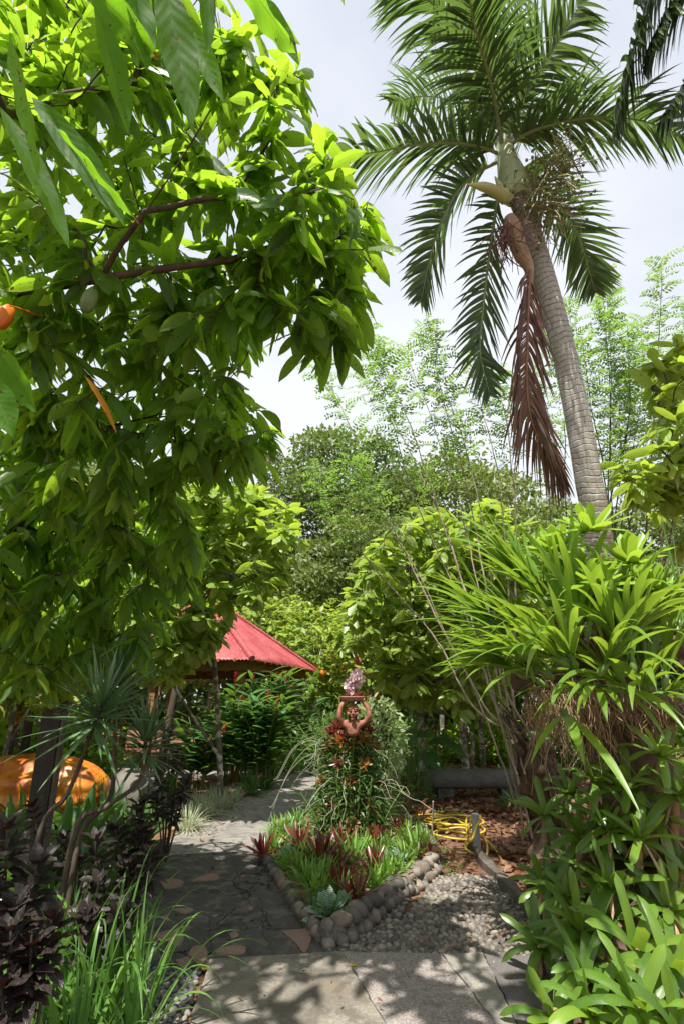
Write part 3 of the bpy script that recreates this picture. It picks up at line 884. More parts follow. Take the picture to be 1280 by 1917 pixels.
# ---- the stone edged bed
bed = [G(484, 1600, 0), G(520, 1650, 0), G(560, 1712, 0), G(603, 1770, 0), G(650, 1752, 0), G(715, 1700, 0), G(770, 1662, 0), G(812, 1628, 0), G(800, 1575, 0), G(740, 1532, 0), G(640, 1515, 0), G(560, 1530, 0)]
bedc = np.mean(bed, 0)
inn = [q+(bedc-q)*0.05 for q in bed]
o = MB(); prism(o, [q[:2] for q in rough_poly(inn, 0.1, 0.01)], -0.05, 0.085)
tag(o.build('soil_bed', M['soil'], smooth=False), 'dark raised soil inside the stone border', kind='structure')
border = empty('stone_border', bed[3], 'low border of rounded grey river rocks set in mortar around the wedge shaped plant bed', 'stone border')
mort = Off(bed[3])
ptsl = poly_path(bed[:4], 40); ptsr = poly_path(bed[3:8], 60)
q = ptsl.copy(); q[:, 2] = 0.02; tube(mort, q, 0.045, 8, lump=0.15, seed=3)
q = ptsr.copy(); q[:, 2] = 0.04; tube(mort, q, 0.075, 8, lump=0.15, seed=4)
q = poly_path([bed[7], bed[8], bed[9], bed[10], bed[11], bed[0]], 60); q[:, 2] = 0.03; tube(mort, q, 0.06, 8, lump=0.15, seed=5)
mort.build('mortar', M['mortar'], border)
g = rng(31)
def rock(c, r, rot, seed):
    mb = Off(bed[3]); gg = rng(seed)
    V, F = BV2, BF2
    A = rotz(rot)@np.array(Matrix.Rotation(gg.normal(0, 0.25), 3, 'X')@Matrix.Rotation(gg.normal(0, 0.25), 3, 'Y'))
    sh = 1+0.10*np.sin(V@gg.normal(0, 1.6, 3)+gg.random()*6)+0.05*np.sin(V@gg.normal(0, 3.5, 3))
    mb.add((V*sh[:, None]*np.asarray(r))@A.T+c, F, gg.random())
    mb.build('border_rock', M['rock'], border)
def along(pts, step, zf, rf, off, seed, skip=0):
    d = np.concatenate([[0], np.cumsum(np.linalg.norm(np.diff(pts, axis=0), axis=1))])
    s = skip; k = 0; gg = rng(seed)
    while s < d[-1]:
        p = np.array([np.interp(s, d, pts[:, i]) for i in range(3)])
        p2 = np.array([np.interp(min(s+0.05, d[-1]), d, pts[:, i]) for i in range(3)])
        t = nrm(p2-p) if np.linalg.norm(p2-p) > 1e-4 else nrm(pts[-1]-pts[-2])
        nrmv = np.array((-t[1], t[0], 0))
        r = rf(gg)
        p = p+nrmv*off+nrmv*gg.normal(0, 0.008); p[2] = zf+gg.normal(0, 0.008)
        rock(p, r, math.atan2(t[1], t[0])+gg.normal(0, 0.3), seed*100+k)
        s += 2*r[0]*0.90; k += 1
along(ptsl, 0, 0.055, lambda gg: (0.045+0.035*gg.random(), 0.045+0.02*gg.random(), 0.05), 0.0, 41)
along(ptsr, 0, 0.105, lambda gg: (0.038+0.032*gg.random(), 0.072+0.02*gg.random(), 0.052+.01*gg.random()), 0.0, 42, 0.05)
along(ptsr, 0, 0.035, lambda gg: (0.036+0.03*gg.random(), 0.042+0.02*gg.random(), 0.045), -0.070, 43, 0.0)
along(poly_path([bed[7], bed[8], bed[9], bed[10], bed[11], bed[0]], 60), 0, 0.05, lambda gg: (0.075+0.03*gg.random(), 0.06, 0.06), 0.0, 44, 0.1)

# ---- plank edging, post, hose, log bench
pe = Off(G(950, 1660)); a, b = G(888, 1600), G(1012, 1735)
cc = (a+b)/2; L = np.linalg.norm(b-a); an = math.atan2(b[1]-a[1], b[0]-a[0])
xs = np.linspace(-L/2, L/2, 26); gg = rng(5)
V = []; 
for x in xs:
    w = 0.045+0.012*math.sin(x*9)+0.01*gg.random(); h = 0.085+0.015*math.sin(x*5)+0.008*gg.random()
    V += [(x, -w, -0.03), (x, -w*0.9, h*0.9), (x, -w*0.3, h), (x, w*0.5, h*0.98), (x, w, h*0.8), (x, w, -0.03)]
V = (np.array(V)@rotz(an).T)+cc
F = [[i*6+j, i*6+j+1, (i+1)*6+j+1, (i+1)*6+j] for i in range(25) for j in range(5)]
pe.add(V, F, 0.5); pe.add(V[:6], [[0, 1, 2, 3], [0, 3, 4, 5]], 0.5); pe.add(V[-6:], [[3, 2, 1, 0], [5, 4, 3, 0]], 0.5)
po = pe.build('edging_plank', M['wood_grey'], smooth=False); po.location = tuple(G(950, 1660))
tag(po, 'weathered grey plank edging the pebble paving on the right', 'plank')
pb = G(893, 1603)
mb = Off(pb); tube(mb, [pb+(0, 0, -0.05), pb+(0.002, 0, 0.2), pb+(0.006, 0.0, 0.40)], 0.042, 14)
tube(mb, [pb+(0.006, 0, 0.395), pb+(0.006, 0, 0.408)], [0.044, 0.038], 14)
po = mb.build('short_post', M['post_grey']); po.location = tuple(pb); tag(po, 'short grey round post at the end of the weathered plank', 'post')
# hose: loops lying on the soil and hung over the post
gh = rng(8)
def loopc(cx, cy, rx, ry, rot, z, n=9, ph=0.0):
    c = G(cx, cy); out = []
    for i in range(n):
        a = ph+2*math.pi*i/n*1.02
        q = np.array((rx*math.cos(a), ry*math.sin(a)))
        q = rotz(rot)[:2, :2]@q
        out.append((c[0]+q[0], c[1]+q[1], z+0.012*math.sin(a*2+rot)+0.01*gh.random()))
    return out
hp = [tuple(G(716, 1578, .03)), tuple(G(745, 1552, .03))]
hp += loopc(795, 1540, .34, .26, .1, .045, ph=2.6)+loopc(815, 1548, .40, .22, -.15, .06, ph=2.2)+loopc(842, 1548, .36, .30, .25, .075, ph=2.8)
hp += loopc(862, 1563, .30, .24, -.2, .07, ph=2.0)+loopc(858, 1557, .34, .24, .2, .11, ph=1.5)
hp += [tuple(pb+(-.10, -.1, .16)), tuple(pb+(.0, -.075, .30)), tuple(pb+(.07, .02, .38)), tuple(pb+(.0, .07, .36)), tuple(pb+(-.09, .0, .22))]
hp += loopc(852, 1572, .27, .28, 0, .06, ph=.4)
hp += [tuple(pb+(-.14, -.06, .10)), tuple(pb+(-.02, -.10, .03)), tuple(pb+(.07, -.10, .02)), tuple(pb+(.13, .08, .12)), tuple(pb+(.1, .25, .16)), tuple(pb+(.22, .1, .05)), tuple(pb+(.21, -.14, .02)), tuple(pb+(.19, -.25, .018))]
mb = Off(pb); tube(mb, poly_path(hp, 640), 0.0125, 8)
po = mb.build('garden_hose', M['hose']); po.location = tuple(pb); tag(po, 'yellow garden hose coiled on the soil and looped over the short post', 'hose')

lb = G(890, 1493)
be = empty('log_bench', lb, 'long grey stone bench like a split log on the leaf strewn soil', 'bench')
mb = Off(lb); n = 40; V = []
for i, x in enumerate(np.linspace(-.88, .88, n)):
    e = 1-0.12*max(0, abs(x)-.75)/.13
    for j in range(14):
        a = 2*math.pi*j/14
        yy = .26*e*np.sign(math.cos(a))*abs(math.cos(a))**.6; zz = .145*e*np.sign(math.sin(a))*abs(math.sin(a))**.55
        V.append((x, yy*(1+.03*math.sin(x*7+j)), .30+zz+.006*math.sin(x*11+j*2)))
V = np.array(V)+lb
F = [[i*14+j, (i+1)*14+j, (i+1)*14+(j+1) % 14, i*14+(j+1) % 14] for i in range(n-1) for j in range(14)]
mb.add(V, F, .5)
for e in (0, n-1):
    c = V[e*14:(e+1)*14].mean(0); mb.add(np.vstack([V[e*14:(e+1)*14], c]), [[j, (j+1) % 14, 14] if e == 0 else [(j+1) % 14, j, 14] for j in range(14)], .5)
mb.build('seat', M['bench'], be)
for s in (-.55, .55):
    mb = Off(lb); prism(mb, [(lb[0]+s-.13, lb[1]-.15), (lb[0]+s+.13, lb[1]-.15), (lb[0]+s+.13, lb[1]+.15), (lb[0]+s-.13, lb[1]+.15)], -.02, .185); mb.build('support', M['bench'], be, smooth=False)

# ---- hut
nc = np.array((-1.98, 11.75, 2.45)); ud = nrm(np.array((1.2, 5.05, 0))); vd = np.array((-ud[1], ud[0], 0)); HL = 5.2
hut = empty('garden_hut', (nc+ud*HL/2+vd*HL/2)*np.array((1, 1, 0)), 'open timber hut with a red corrugated iron hip roof behind the ginger plants', 'hut')
hc = np.array(hut.location); apex = hc+np.array((0, 0, 4.45))
cor = [nc, nc+ud*HL, nc+ud*HL+vd*HL, nc+vd*HL]
for k in range(4):
    a, b = cor[k], cor[(k+1) % 4]
    mb = Off(hc); e = nrm(b-a); nu = 260; m = (a+b)/2
    up = nrm(apex-m); nn = np.cross(e, up); nn = nn*(1 if nn[2] > 0 else -1)
    H = np.linalg.norm(apex-m); V = []; nvv = 8
    for i in range(nu+1):
        s = i/nu
        rr = 0.014*math.sin(2*math.pi*s*HL/0.09)
        for j in range(nvv+1):
            w = j/nvv
            top = min(s, 1-s)*2
            V.append(a+(b-a)*s+up*H*w*top+nn*rr)
    F = [[i*(nvv+1)+j, (i+1)*(nvv+1)+j, (i+1)*(nvv+1)+j+1, i*(nvv+1)+j+1] for i in range(nu) for j in range(nvv)]
    mb.add(V, F, .5)
    rf = mb.build('roof_panel', M['roof'], hut)
    mo = rf.modifiers.new('thick', 'SOLIDIFY'); mo.thickness = 0.006
for k in range(4):      # hip caps
    mb = Off(hc); a = cor[k]; tube(mb, [a+(0, 0, .02), (a+apex)/2+(0, 0, .02), apex+(0, 0, .02)], 0.07, 8); mb.build('hip_cap', M['roof'], hut)
for k in range(4):
    a, b = cor[k], cor[(k+1) % 4]; e = nrm(b-a); inw = np.array((-e[1], e[0], 0))
    if np.dot(inw, hc-a) < 0: inw = -inw
    R = rotz(math.atan2(e[1], e[0]))
    mb = Off(hc); box(mb, (a+b)/2+inw*.30+(0, 0, -.10), (HL-.6, .05, .22), R); mb.build('fascia_beam', M['wood_warm'], hut, smooth=False)
    for q in np.linspace(.08, .92, 12):
        mb = Off(hc); p0 = a+(b-a)*q; box(mb, p0+inw*.16+(0, 0, .0), (.05, .34, .07), R)
        mb.build('rafter', M['wood_warm'], hut, smooth=False)
    for q in (.08, .5):
        p0 = a+(b-a)*q+inw*.42
        mb = Off(hc); box(mb, (p0[0], p0[1], 1.22), (.14, .14, 2.44), R); mb.build('post', M['wood_warm'], hut, smooth=False)
def corr_wall(a, b, z0, z1, per, mat, name):
    mb = Off(hc); n = int((z1-z0)/per*8); V = []; e = nrm(b-a); no = np.array((e[1], -e[0], 0))
    for i in range(n+1):
        z = z0+(z1-z0)*i/n; o_ = no*0.018*math.sin(2*math.pi*(z-z0)/per)
        for s in np.linspace(0, 1, 6): V.append(a*(1-s)+b*s+o_+np.array((0, 0, z-a[2])))
    F = [[i*6+j, i*6+j+1, (i+1)*6+j+1, (i+1)*6+j] for i in range(n) for j in range(5)]
    mb.add(V, F, .5); w = mb.build(name, mat, hut); mo = w.modifiers.new('thick', 'SOLIDIFY'); mo.thickness = 0.02
inr = -vd*-.42
A1 = nc+ud*1.9+vd*.40; B1 = nc+ud*4.75+vd*.40
corr_wall(A1, B1, .05, 1.25, .10, M['iron_brown'], 'lower_wall')
mb = Off(hc)
for i in range(7):
    z = 1.75+i*.10; a = nc+ud*2.6+vd*.42; b = nc+ud*4.7+vd*.42
    box(mb, ((a+b)/2)[0:2].tolist()+[z], (2.1, .03, .075), rotz(math.atan2(ud[1], ud[0])))
mb.build('slatted_screen', M['wood_warm'], hut, smooth=False)
mb = Off(hc); box(mb, (hc[0], hc[1], .03), (4.3, 4.3, .06), rotz(math.atan2(ud[1], ud[0]))); mb.build('floor', M['path_light'], hut, smooth=False)
# table and bench in the hut doorway
def table(c, L, Wd, H, rot, label, cat, name):
    t_ = empty(name, c, label, cat); R = rotz(rot)
    mb = Off(c); box(mb, np.array(c)+(0, 0, H-.025), (L, Wd, .05), R); mb.build('top' if name == 'wooden_table' else 'seat', M['wood_warm'], t_, smooth=False)
    for sx in (-1, 1):
        for sy in (-1, 1):
            mb = Off(c); q = R@np.array((sx*(L/2-.08), sy*(Wd/2-.07), 0)); box(mb, np.array(c)+q+(0, 0, (H-.05)/2), (.06, .06, H-.05), R); mb.build('leg', M['wood_warm'], t_, smooth=False)
tb = nc*np.array((1, 1, 0))+ud*.2+vd*-.45
table(G(478, 1440)+np.array((0, 0, .0)), .8, .5, .62, .4, 'orange brown wooden table half hidden by ginger leaves beside the hut', 'table', 'wooden_table')

# ---- big orange shell sculpture, grey rock, dark wooden posts on the left
oc = P(62, 1438, 7.2); oc[2] = .43
mb = Off(oc); n1, n2 = 96, 40; V = []
for i in range(n2+1):
    a = math.pi*i/n2
    for j in range(n1):
        b = 2*math.pi*j/n1
        rr = math.sin(a)**.8*(1+.05*math.cos(b*9)); V.append((-math.cos(a)*1.12, rr*.50*math.cos(b), rr*.44*math.sin(b)))
V = np.array(V)@rotz(-.06).T+oc
mb.add(V, [[i*n1+j, i*n1+(j+1) % n1, (i+1)*n1+(j+1) % n1, (i+1)*n1+j] for i in range(n2) for j in range(n1)], .5)
o = mb.build('pod_sculpture', M['sculpt']); o.location = tuple(oc); tag(o, 'huge glossy orange ribbed cacao pod sculpture lying on the ground at the left', 'sculpture')
rc = P(258, 1425, 7.6); rc[2] = .18
mb = Off(rc); stones(mb, [rc], [(.55, .42, .42)], 6, True, lumpy=.12); o = mb.build('boulder', bark_mat('boulder_stone', (.10, .09, .08), (.19, .17, .15), 5, None, .8, stretch=1)); o.location = tuple(rc)
tag(o, 'grey boulder beside the end of the orange sculpture', 'boulder')
for k, (x0, y0, x1, y1, d, w, lab) in enumerate([(66, 1600, 104, 1328, 4.1, .15, 'broad dark weathered wooden post standing before the orange sculpture')]):
    a = P(x0, y0, d); b = P(x1, y1, d*1.02); a[2] = -.02
    mb = Off(a); V = []
    for q in (a, b):
        for dx, dy in ((-w/2, -.05), (w/2, -.05), (w/2, .05), (-w/2, .05)): V.append(q+(dx, dy, .03*dx/w if q is b else 0))
    mb.add(V, [[0, 1, 5, 4], [1, 2, 6, 5], [2, 3, 7, 6], [3, 0, 4, 7], [4, 5, 6, 7]], .5)
    V2 = [q+(w/2+.012+dx, -.03, 0)+np.array((0, dy, 0)) for q in (a, b+(0, 0, -.02)) for dx, dy in ((-.01, 0), (.012, 0), (.012, .06), (-.01, .06))]
    o = mb.build('wooden_post', M['wood_dark'], smooth=False); o.location = tuple(a); tag(o, lab, 'post')
    m2 = Off(a); m2.add(V2, [[0, 1, 5, 4], [1, 2, 6, 5], [2, 3, 7, 6], [3, 0, 4, 7], [4, 5, 6, 7]], .5); m2.build('edge_strip', M['wood_grey'], o, smooth=False)

# ------------------------------------------------------------------ palms
def frond(mb_r, mb_l, path, L, Wd, seed, n=80, grav=0.7, r0=0.022, lift=0.3, skip=0.12, curve=1.1, sidecurl=None):
    q = poly_path(path, n)
    t = nrm(np.gradient(q, axis=0))
    tube(mb_r, q, np.linspace(r0, 0.003, n), 6)
    g = rng(seed)
    up = np.array((0, 0, 1.0))
    side = nrm(np.cross(t, up)+1e-6*g.normal(size=(n, 3)))
    nn = np.cross(side, t)
    k = np.arange(int(n*skip), n)
    O = []; D = []; S = []; Ls = []
    for s in (-1, 1):
        f = (k/n-skip)/(1-skip)
        ln = L*np.clip(np.sin(np.pi*(0.18+0.80*f))**0.6, 0.15, 1)*(0.88+0.2*g.random(len(k)))
        fw = 0.45+0.75*f
        d = nrm(side[k]*s+t[k]*fw[:, None]+nn[k]*lift+0.15*g.normal(size=(len(k), 3)))
        O.append(q[k]); D.append(d); S.append(np.cross(d, nn[k]+0.25*g.normal(size=(len(k), 3)))); Ls.append(ln)
    O = np.concatenate(O); D = np.concatenate(D); S = np.concatenate(S); Ls = np.concatenate(Ls)
    tone = np.clip(g.normal(0.45, 0.22, len(O)), 0, 1)
    blades(mb_l, O, D, S, Ls, Wd, prof_point, grav*(0.5+g.random(len(O))), curve, 7, 2, 0.35, 0, tone, seed+3)

tb_ = np.array((2.92, 5.2, 0.0))
trunk_path = [tb_, P(1166, 1400, 5.05), P(1118, 1000, 5.0), P(1101, 900, 5.03), P(1084, 800, 5.09), P(1064, 700, 5.16), P(1042, 610, 5.23), P(1014, 505, 5.33), P(988, 420, 5.42), P(968, 368, 5.46)]
palm = empty('palm_tree', tb_, 'tall palm with a leaning ringed grey trunk and pale green crownshaft right of the middle', 'palm tree')
mb = Off(tb_); q = poly_path(trunk_path, 150)
L = np.concatenate([[0], np.cumsum(np.linalg.norm(np.diff(q, axis=0), axis=1))])
rr = np.interp(L, [0, 0.4, 2.6, 4.2, 6.0, L[-1]], [.22, .16, .138, .122, .108, .098])
rr = rr*(1+.012*np.abs(np.sin(L*math.pi*17)))
tube(mb, q, rr, 28); mb.build('trunk', M['palm_trunk'], palm)
mb = Off(tb_)
cs = poly_path([P(969, 372, 5.46), P(960, 345, 5.48), P(950, 310, 5.52), P(943, 272, 5.56)], 30)
tube(mb, cs, np.interp(np.linspace(0, 1, 30), [0, .12, .35, .7, 1], [.125, .165, .155, .11, .085]), 24)
mb.build('crownshaft', M['shaft'], palm)
def px(path, d0, d1):
    n = len(path); return [P(x, y, d0+(d1-d0)*i/(n-1)) for i, (x, y) in enumerate(path)]
fr = [
 (px([(938, 290), (900, 276), (850, 268), (780, 271), (700, 285), (600, 300)], 5.56, 4.75), .74, 1),
 (px([(938, 278), (925, 190), (905, 110), (885, 40), (868, -60)], 5.54, 4.2), .76, 2),
 (px([(944, 278), (965, 215), (1000, 150), (1045, 75), (1105, -25)], 5.54, 5.0), .76, 3),
 (px([(946, 280), (985, 250), (1040, 232), (1110, 220), (1200, 226), (1300, 262)], 5.56, 4.9), .74, 4),
 (px([(936, 300), (890, 325), (850, 365), (820, 430), (800, 500), (788, 560)], 5.6, 5.5), .60, 5),
 (px([(935, 330), (926, 400), (912, 500), (902, 590), (898, 660), (915, 735)], 5.5, 5.1), .58, 6),
 (px([(955, 300), (1000, 330), (1045, 380), (1080, 440), (1100, 500), (1112, 545)], 5.7, 6.1), .58, 7),
 (px([(938, 275), (900, 225), (850, 190), (790, 180), (730, 192)], 5.6, 6.9), .70, 8),
 (px([(940, 272), (915, 160), (870, 70), (800, 0), (735, -25)], 5.5, 4.7), .74, 9),
 (px([(943, 270), (950, 170), (962, 80), (985, -30)], 5.58, 5.9), .66, 10),
 (px([(944, 272), (1000, 225), (1060, 190), (1120, 180)], 5.7, 7.2), .62, 11),
 (px([(942, 268), (935, 150), (920, 60), (900, -10)], 5.62, 6.8), .66, 12),
]
for k, (pth, Ln, sd_) in enumerate(fr):
    a = Off(tb_); b = Off(tb_)
    frond(a, b, pth, Ln, .040, 300+sd_, n=64, grav=1.25 if k not in (5, 4, 6) else .6, lift=.35 if k not in (5,) else 0.1)
    ro = a.build('frond', M['rachis'], palm); b.build('leaflets', M['palm'], ro)
# hanging dead frond and its sheath
a = Off(tb_); b = Off(tb_)
dp = px([(991, 505), (988, 560), (986, 640), (985, 720), (995, 790), (1030, 860), (1052, 905)], 5.1, 4.75)
frond(a, b, dp, .70, .030, 361, n=92, grav=4.0, lift=0.1, r0=.018, skip=.02, curve=.7)
ro = a.build('dead_frond', M['rachis_dry'], palm); b.build('leaflets', M['palm_dry'], ro); ro['label'] = 'brown dried frond hanging down along the trunk'
mb = Off(tb_)
sp_ = poly_path(px([(952, 405), (960, 430), (972, 470), (988, 500), (993, 545)], 5.2, 5.12), 24)
tube(mb, sp_, np.interp(np.linspace(0, 1, 24), [0, .2, .6, .9, 1], [.05, .085, .075, .03, .012]), 14, lump=.04); mb.build('dead_sheath', M['spathe'], palm)
mb = Off(tb_)
tube(mb, poly_path(px([(945, 372), (925, 358), (905, 350), (874, 345)], 5.25, 5.0), 16), np.interp(np.linspace(0, 1, 16), [0, .3, .7, 1], [.06, .055, .045, .006]), 10)
tube(mb, poly_path(px([(955, 375), (937, 352), (925, 330)], 5.25, 5.2), 10), [.05]*4+[.04, .035, .03, .02, .015, .005], 8)
mb.build('spathe', M['spathe_pale'], palm)
def fruit(start, main, spread, n, seed, ms, mf, rf, name, ln):
    g = rng(seed); mb = Off(tb_); mq = poly_path(main, 14); tube(mb, mq, np.linspace(.022, .01, 14), 6)
    for k in range(n):
        s = mq[int(3+g.random()*10)]; t = nrm(mq[-1]-mq[0]+g.normal(0, spread, 3))
        q = poly_path([s, s+t*ln*.5+g.normal(0, .04, 3), s+t*ln+np.array((0, 0, -.12))+g.normal(0, .05, 3)], 8)
        tube(mb, q, np.linspace(.007, .0035, 8), 4, cap=False)
        for j in range(3):
            s2 = q[2+j*2]; e = s2+g.normal(0, .08, 3); tube(mb, [s2, (s2+e)/2+(0, 0, .015), e], .0028, 4, cap=False)
            if mf and g.random() < .75:
                V = BV*np.array((.015, .015, .021))+e; mb.add(V, BF, g.random(), None, 1)
    mb.build(name, [ms]+([mf] if mf else []), palm)
fruit(0, px([(985, 370), (1005, 355), (1030, 338), (1050, 320)], 5.3, 5.05), .45, 62, 51, M['stalk'], M['green_fruit'], .016, 'fruit_cluster', .42)
fruit(0, px([(980, 380), (1000, 385), (1025, 390), (1040, 400)], 5.3, 5.1), .5, 34, 52, M['stalk'], M['green_fruit'], .016, 'fruit_cluster', .36)
fruit(0, px([(962, 405), (950, 420), (942, 440), (938, 455)], 5.2, 5.05), .5, 30, 53, M['stalk_dry'], None, 0, 'dry_fruit_stalk', .30)

p2b = np.array((5.0, 4.6, 0.0))
palm2 = empty('palm_tree', p2b, 'second palm whose dark fronds hang into the top right corner', 'palm tree')
c2 = P(1350, -130, 4.7)
mb = Off(p2b); q = poly_path([p2b, (p2b+c2)/2+(.15, 0, 0), c2], 60); tube(mb, q, np.linspace(.2, .11, 60), 18); mb.build('trunk', M['palm_trunk'], palm2)
for k, (pth, Ln) in enumerate([
    ([(1350, -130), (1280, -110), (1225, -30), (1195, 60), (1170, 150), (1150, 240)], .60),
    ([(1350, -130), (1320, -70), (1275, -10), (1240, 40), (1215, 100)], .56),
    ([(1350, -130), (1350, -30), (1320, 60), (1285, 150), (1240, 220)], .60),
    ([(1350, -130), (1250, -190), (1150, -160), (1080, -90)], .5),
    ([(1350, -130), (1430, -120), (1500, 0)], .5), ([(1350, -130), (1360, -330), (1300, -380)], .5)]):
    a = Off(p2b); b = Off(p2b)
    frond(a, b, px(pth, 4.7, 4.3), Ln*1.1, .05, 400+k, n=95, grav=2.2, lift=.05)
    ro = a.build('frond', M['rachis'], palm2); b.build('leaflets', M['palm'], ro)

# ------------------------------------------------------------------ cacao trees
def pod(c, s, seed):
    V, F = BV2, BF2; a = np.arctan2(V[:, 1], V[:, 0])
    v = V*np.array((1, 1, 1.9))*s*(1+.08*np.cos(a*5))[:, None]
    g = rng(seed); A = np.array(Matrix.Rotation(g.normal(0, .25), 3, 'X')@Matrix.Rotation(g.normal(0, .25), 3, 'Y'))
    return v@A.T+c, F

def tree(name, base, label, cat, lines, targets, per, L, W, leafm, barkm, seed, group=None, tip=.004, ex=2.3, kw=None, pods=None, rmax=9, lump=.06, k=5, bow=.12, cast=None):
    t_ = empty(name, base, label, cat, group)
    sk = Skel(); last = {}
    for i, (pts, n, frm) in enumerate(lines):
        par = -1
        if frm is not None: par = sk.near(np.asarray(frm))
        if par >= 0: pts = [sk.p[par]]+list(pts)
        last[i] = sk.line(pts, n, par)
    tips = sk.grow(targets, seed, bow=bow, k=k)
    mb = Off(base); sk.tubes(mb, tip, ex, 8, rmax=rmax, lump=lump)
    mb.build('trunk', barkm, t_)
    mb = Off(base); twig_leaves(sk, tips, mb, per, L, W, seed+1, **(kw or {}))
    mb.build('crown', leafm, t_)
    for j, (c, s, m) in enumerate(pods or []):
        mb = Off(base); v, f = pod(np.asarray(c), s, seed+j); mb.add(v, f, .5)
        near = sk.p[sk.near(np.asarray(c)+(0, 0, s*2.5))]
        tube(mb, [np.asarray(c)+(0, 0, s*1.75), (np.asarray(c)+(0, 0, s*2)+near)/2, near], .005, 5)
        mb.build('cacao_pod', m, t_)
    return t_, sk

# big near tree on the left
b1 = np.array((-3.3, 4.2, 0.0))
lines = [
 ([b1, np.array((-3.2, 4.3, .9)), P(-5, 1080, 4.6), P(60, 930, 4.5)], 14, None),
 ([P(110, 830, 4.2), P(200, 800, 4.0), P(330, 770, 3.8)], 12, P(60, 930, 4.5)),
 ([P(30, 760, 4.2), P(-120, 620, 3.7), P(0, 560, 3.3), P(110, 535, 3.15), P(230, 515, 3.05), P(330, 500, 3.05), P(430, 488, 3.1)], 22, P(60, 930, 4.5)),
 ([P(225, 460, 2.95), P(285, 380, 2.8), P(345, 290, 2.7), P(395, 205, 2.6)], 12, P(190, 520, 3.07)),
 ([P(330, 385, 2.9), P(400, 370, 2.95), P(520, 372, 3.0), P(600, 355, 3.0)], 12, P(270, 410, 2.83)),
 ([P(520, 460, 3.2), P(600, 470, 3.3), P(650, 500, 3.4)], 8, P(430, 488, 3.1)),
 ([P(400, 840, 4.0), P(480, 860, 4.2), P(520, 880, 4.3)], 8, P(200, 800, 4.0)),
 ([P(-250, 400, 3.2), P(-200, 150, 2.6), P(-60, -60, 2.0), P(150, -160, 1.7)], 14, P(-120, 620, 3.7)),
 ([P(300, -200, 1.7), P(480, -220, 1.75)], 6, P(150, -160, 1.7)),
 ([P(100, 200, 2.6), P(200, 120, 2.4)], 8, P(-200, 150, 2.6)),
 ([np.array((-3.6, 3.4, 2.4)), np.array((-3.4, 2.2, 3.4)), np.array((-2.6, 1.0, 4.0)), np.array((-1.4, .2, 4.5))], 14, P(-5, 1080, 4.6)),
 ([np.array((-4.2, 5.2, 2.6)), np.array((-4.0, 5.8, 3.4)), np.array((-3.0, 6.0, 4.2))], 8, P(-5, 1080, 4.6)),
]
up_poly = [(-60, -60), (540, -60), (545, 80), (590, 210), (660, 320), (695, 385), (705, 440), (680, 490), (655, 540), (655, 600), (590, 600), (540, 560), (470, 620), (420, 640), (-60, 640)]
mid_poly = [(-60, 560), (470, 560), (500, 640), (440, 700), (490, 760), (530, 810), (515, 860), (440, 880), (380, 905), (300, 930), (-60, 960)]
low_poly = [(-60, 880), (330, 900), (370, 1000), (360, 1100), (290, 1200), (170, 1250), (-60, 1290)]
T = np.concatenate([
 in_poly(up_poly, 270, 1, lambda x, y: (3.0, 4.5 if x < 450 else 3.9)),
 in_poly([(560, 250), (690, 370), (705, 460), (650, 600), (560, 640), (480, 560), (520, 420)], 30, 5, lambda x, y: (2.9, 3.7)),
 in_poly([(-60, -60), (420, -60), (430, 380), (-60, 480)], 85, 6, lambda x, y: (3.3, 4.8)),
 in_poly(mid_poly, 250, 2, lambda x, y: (3.1, 4.9)),
 in_poly(low_poly, 330, 3, lambda x, y: (3.8, 5.8)),
 in_poly([(560, 600), (640, 600), (665, 650), (580, 665)], 6, 4, lambda x, y: (3.2, 3.5)),
 rng(9).random((150, 3))*np.array((4.2, 4.4, 2.2))+np.array((-5.4, -2.0, 4.2)),  # crown up left and behind, mostly unseen, added for shade
 rng(19).random((46, 3))*np.array((2.4, 0.8, 0.9))+np.array((-1.7, 0.7, 5.2)),          # unseen crown overhead, outside the frame, added to dapple the slabs
 rng(20).random((110, 3))*np.array((3.4, 4.0, 2.2))+np.array((-6.8, -1.8, 3.0)),  # more unseen crown at the far left, added for deeper shade
 rng(10).random((150, 3))*np.array((2.8, 6.5, 2.8))+np.array((-6.4, 1.2, 2.2)),  # left flank, mostly out of view, added for shade
])
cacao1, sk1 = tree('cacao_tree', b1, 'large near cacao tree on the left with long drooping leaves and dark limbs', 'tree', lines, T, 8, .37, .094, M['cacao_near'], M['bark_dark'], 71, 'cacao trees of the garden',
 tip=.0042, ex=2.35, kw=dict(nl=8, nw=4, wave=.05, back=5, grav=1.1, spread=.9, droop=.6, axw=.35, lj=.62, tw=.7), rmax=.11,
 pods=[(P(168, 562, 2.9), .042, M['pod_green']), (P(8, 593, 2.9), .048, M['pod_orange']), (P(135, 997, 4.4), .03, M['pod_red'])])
# the biggest leaves, hanging close overhead
mb = Off(b1)
near = [((300, -60), (362, 236), 1.45, .125), ((430, -70), (556, 98), 1.55, .15), ((382, -60), (390, 98), 1.9, .075), ((150, -40), (300, 110), 2.0, .14),
        ((60, 180), (235, 420), 1.9, .13), ((110, 240), (262, 415), 1.8, .13), ((0, 200), (130, 460), 1.9, .12), ((460, -30), (560, 118), 2.1, .11), ((20, 60), (75, 330), 1.8, .12),
        ((180, 0), (240, 250), 2.1, .13), ((250, -50), (275, 130), 2.0, .13), ((-20, 640), (70, 770), 2.2, .15), ((-30, 700), (25, 815), 2.0, .15), ((340, 20), (420, 190), 2.0, .10)]
O = np.array([P(*a, d) for a, b, d, w in near]); E = np.array([P(*b, d*.97) for a, b, d, w in near])
D = nrm(E-O); Ls = np.linalg.norm(E-O, axis=1)*1.02
gg = rng(4)
vw = nrm(np.array([O[i]-np.array((0, 0, EYE)) for i in range(len(O))]))
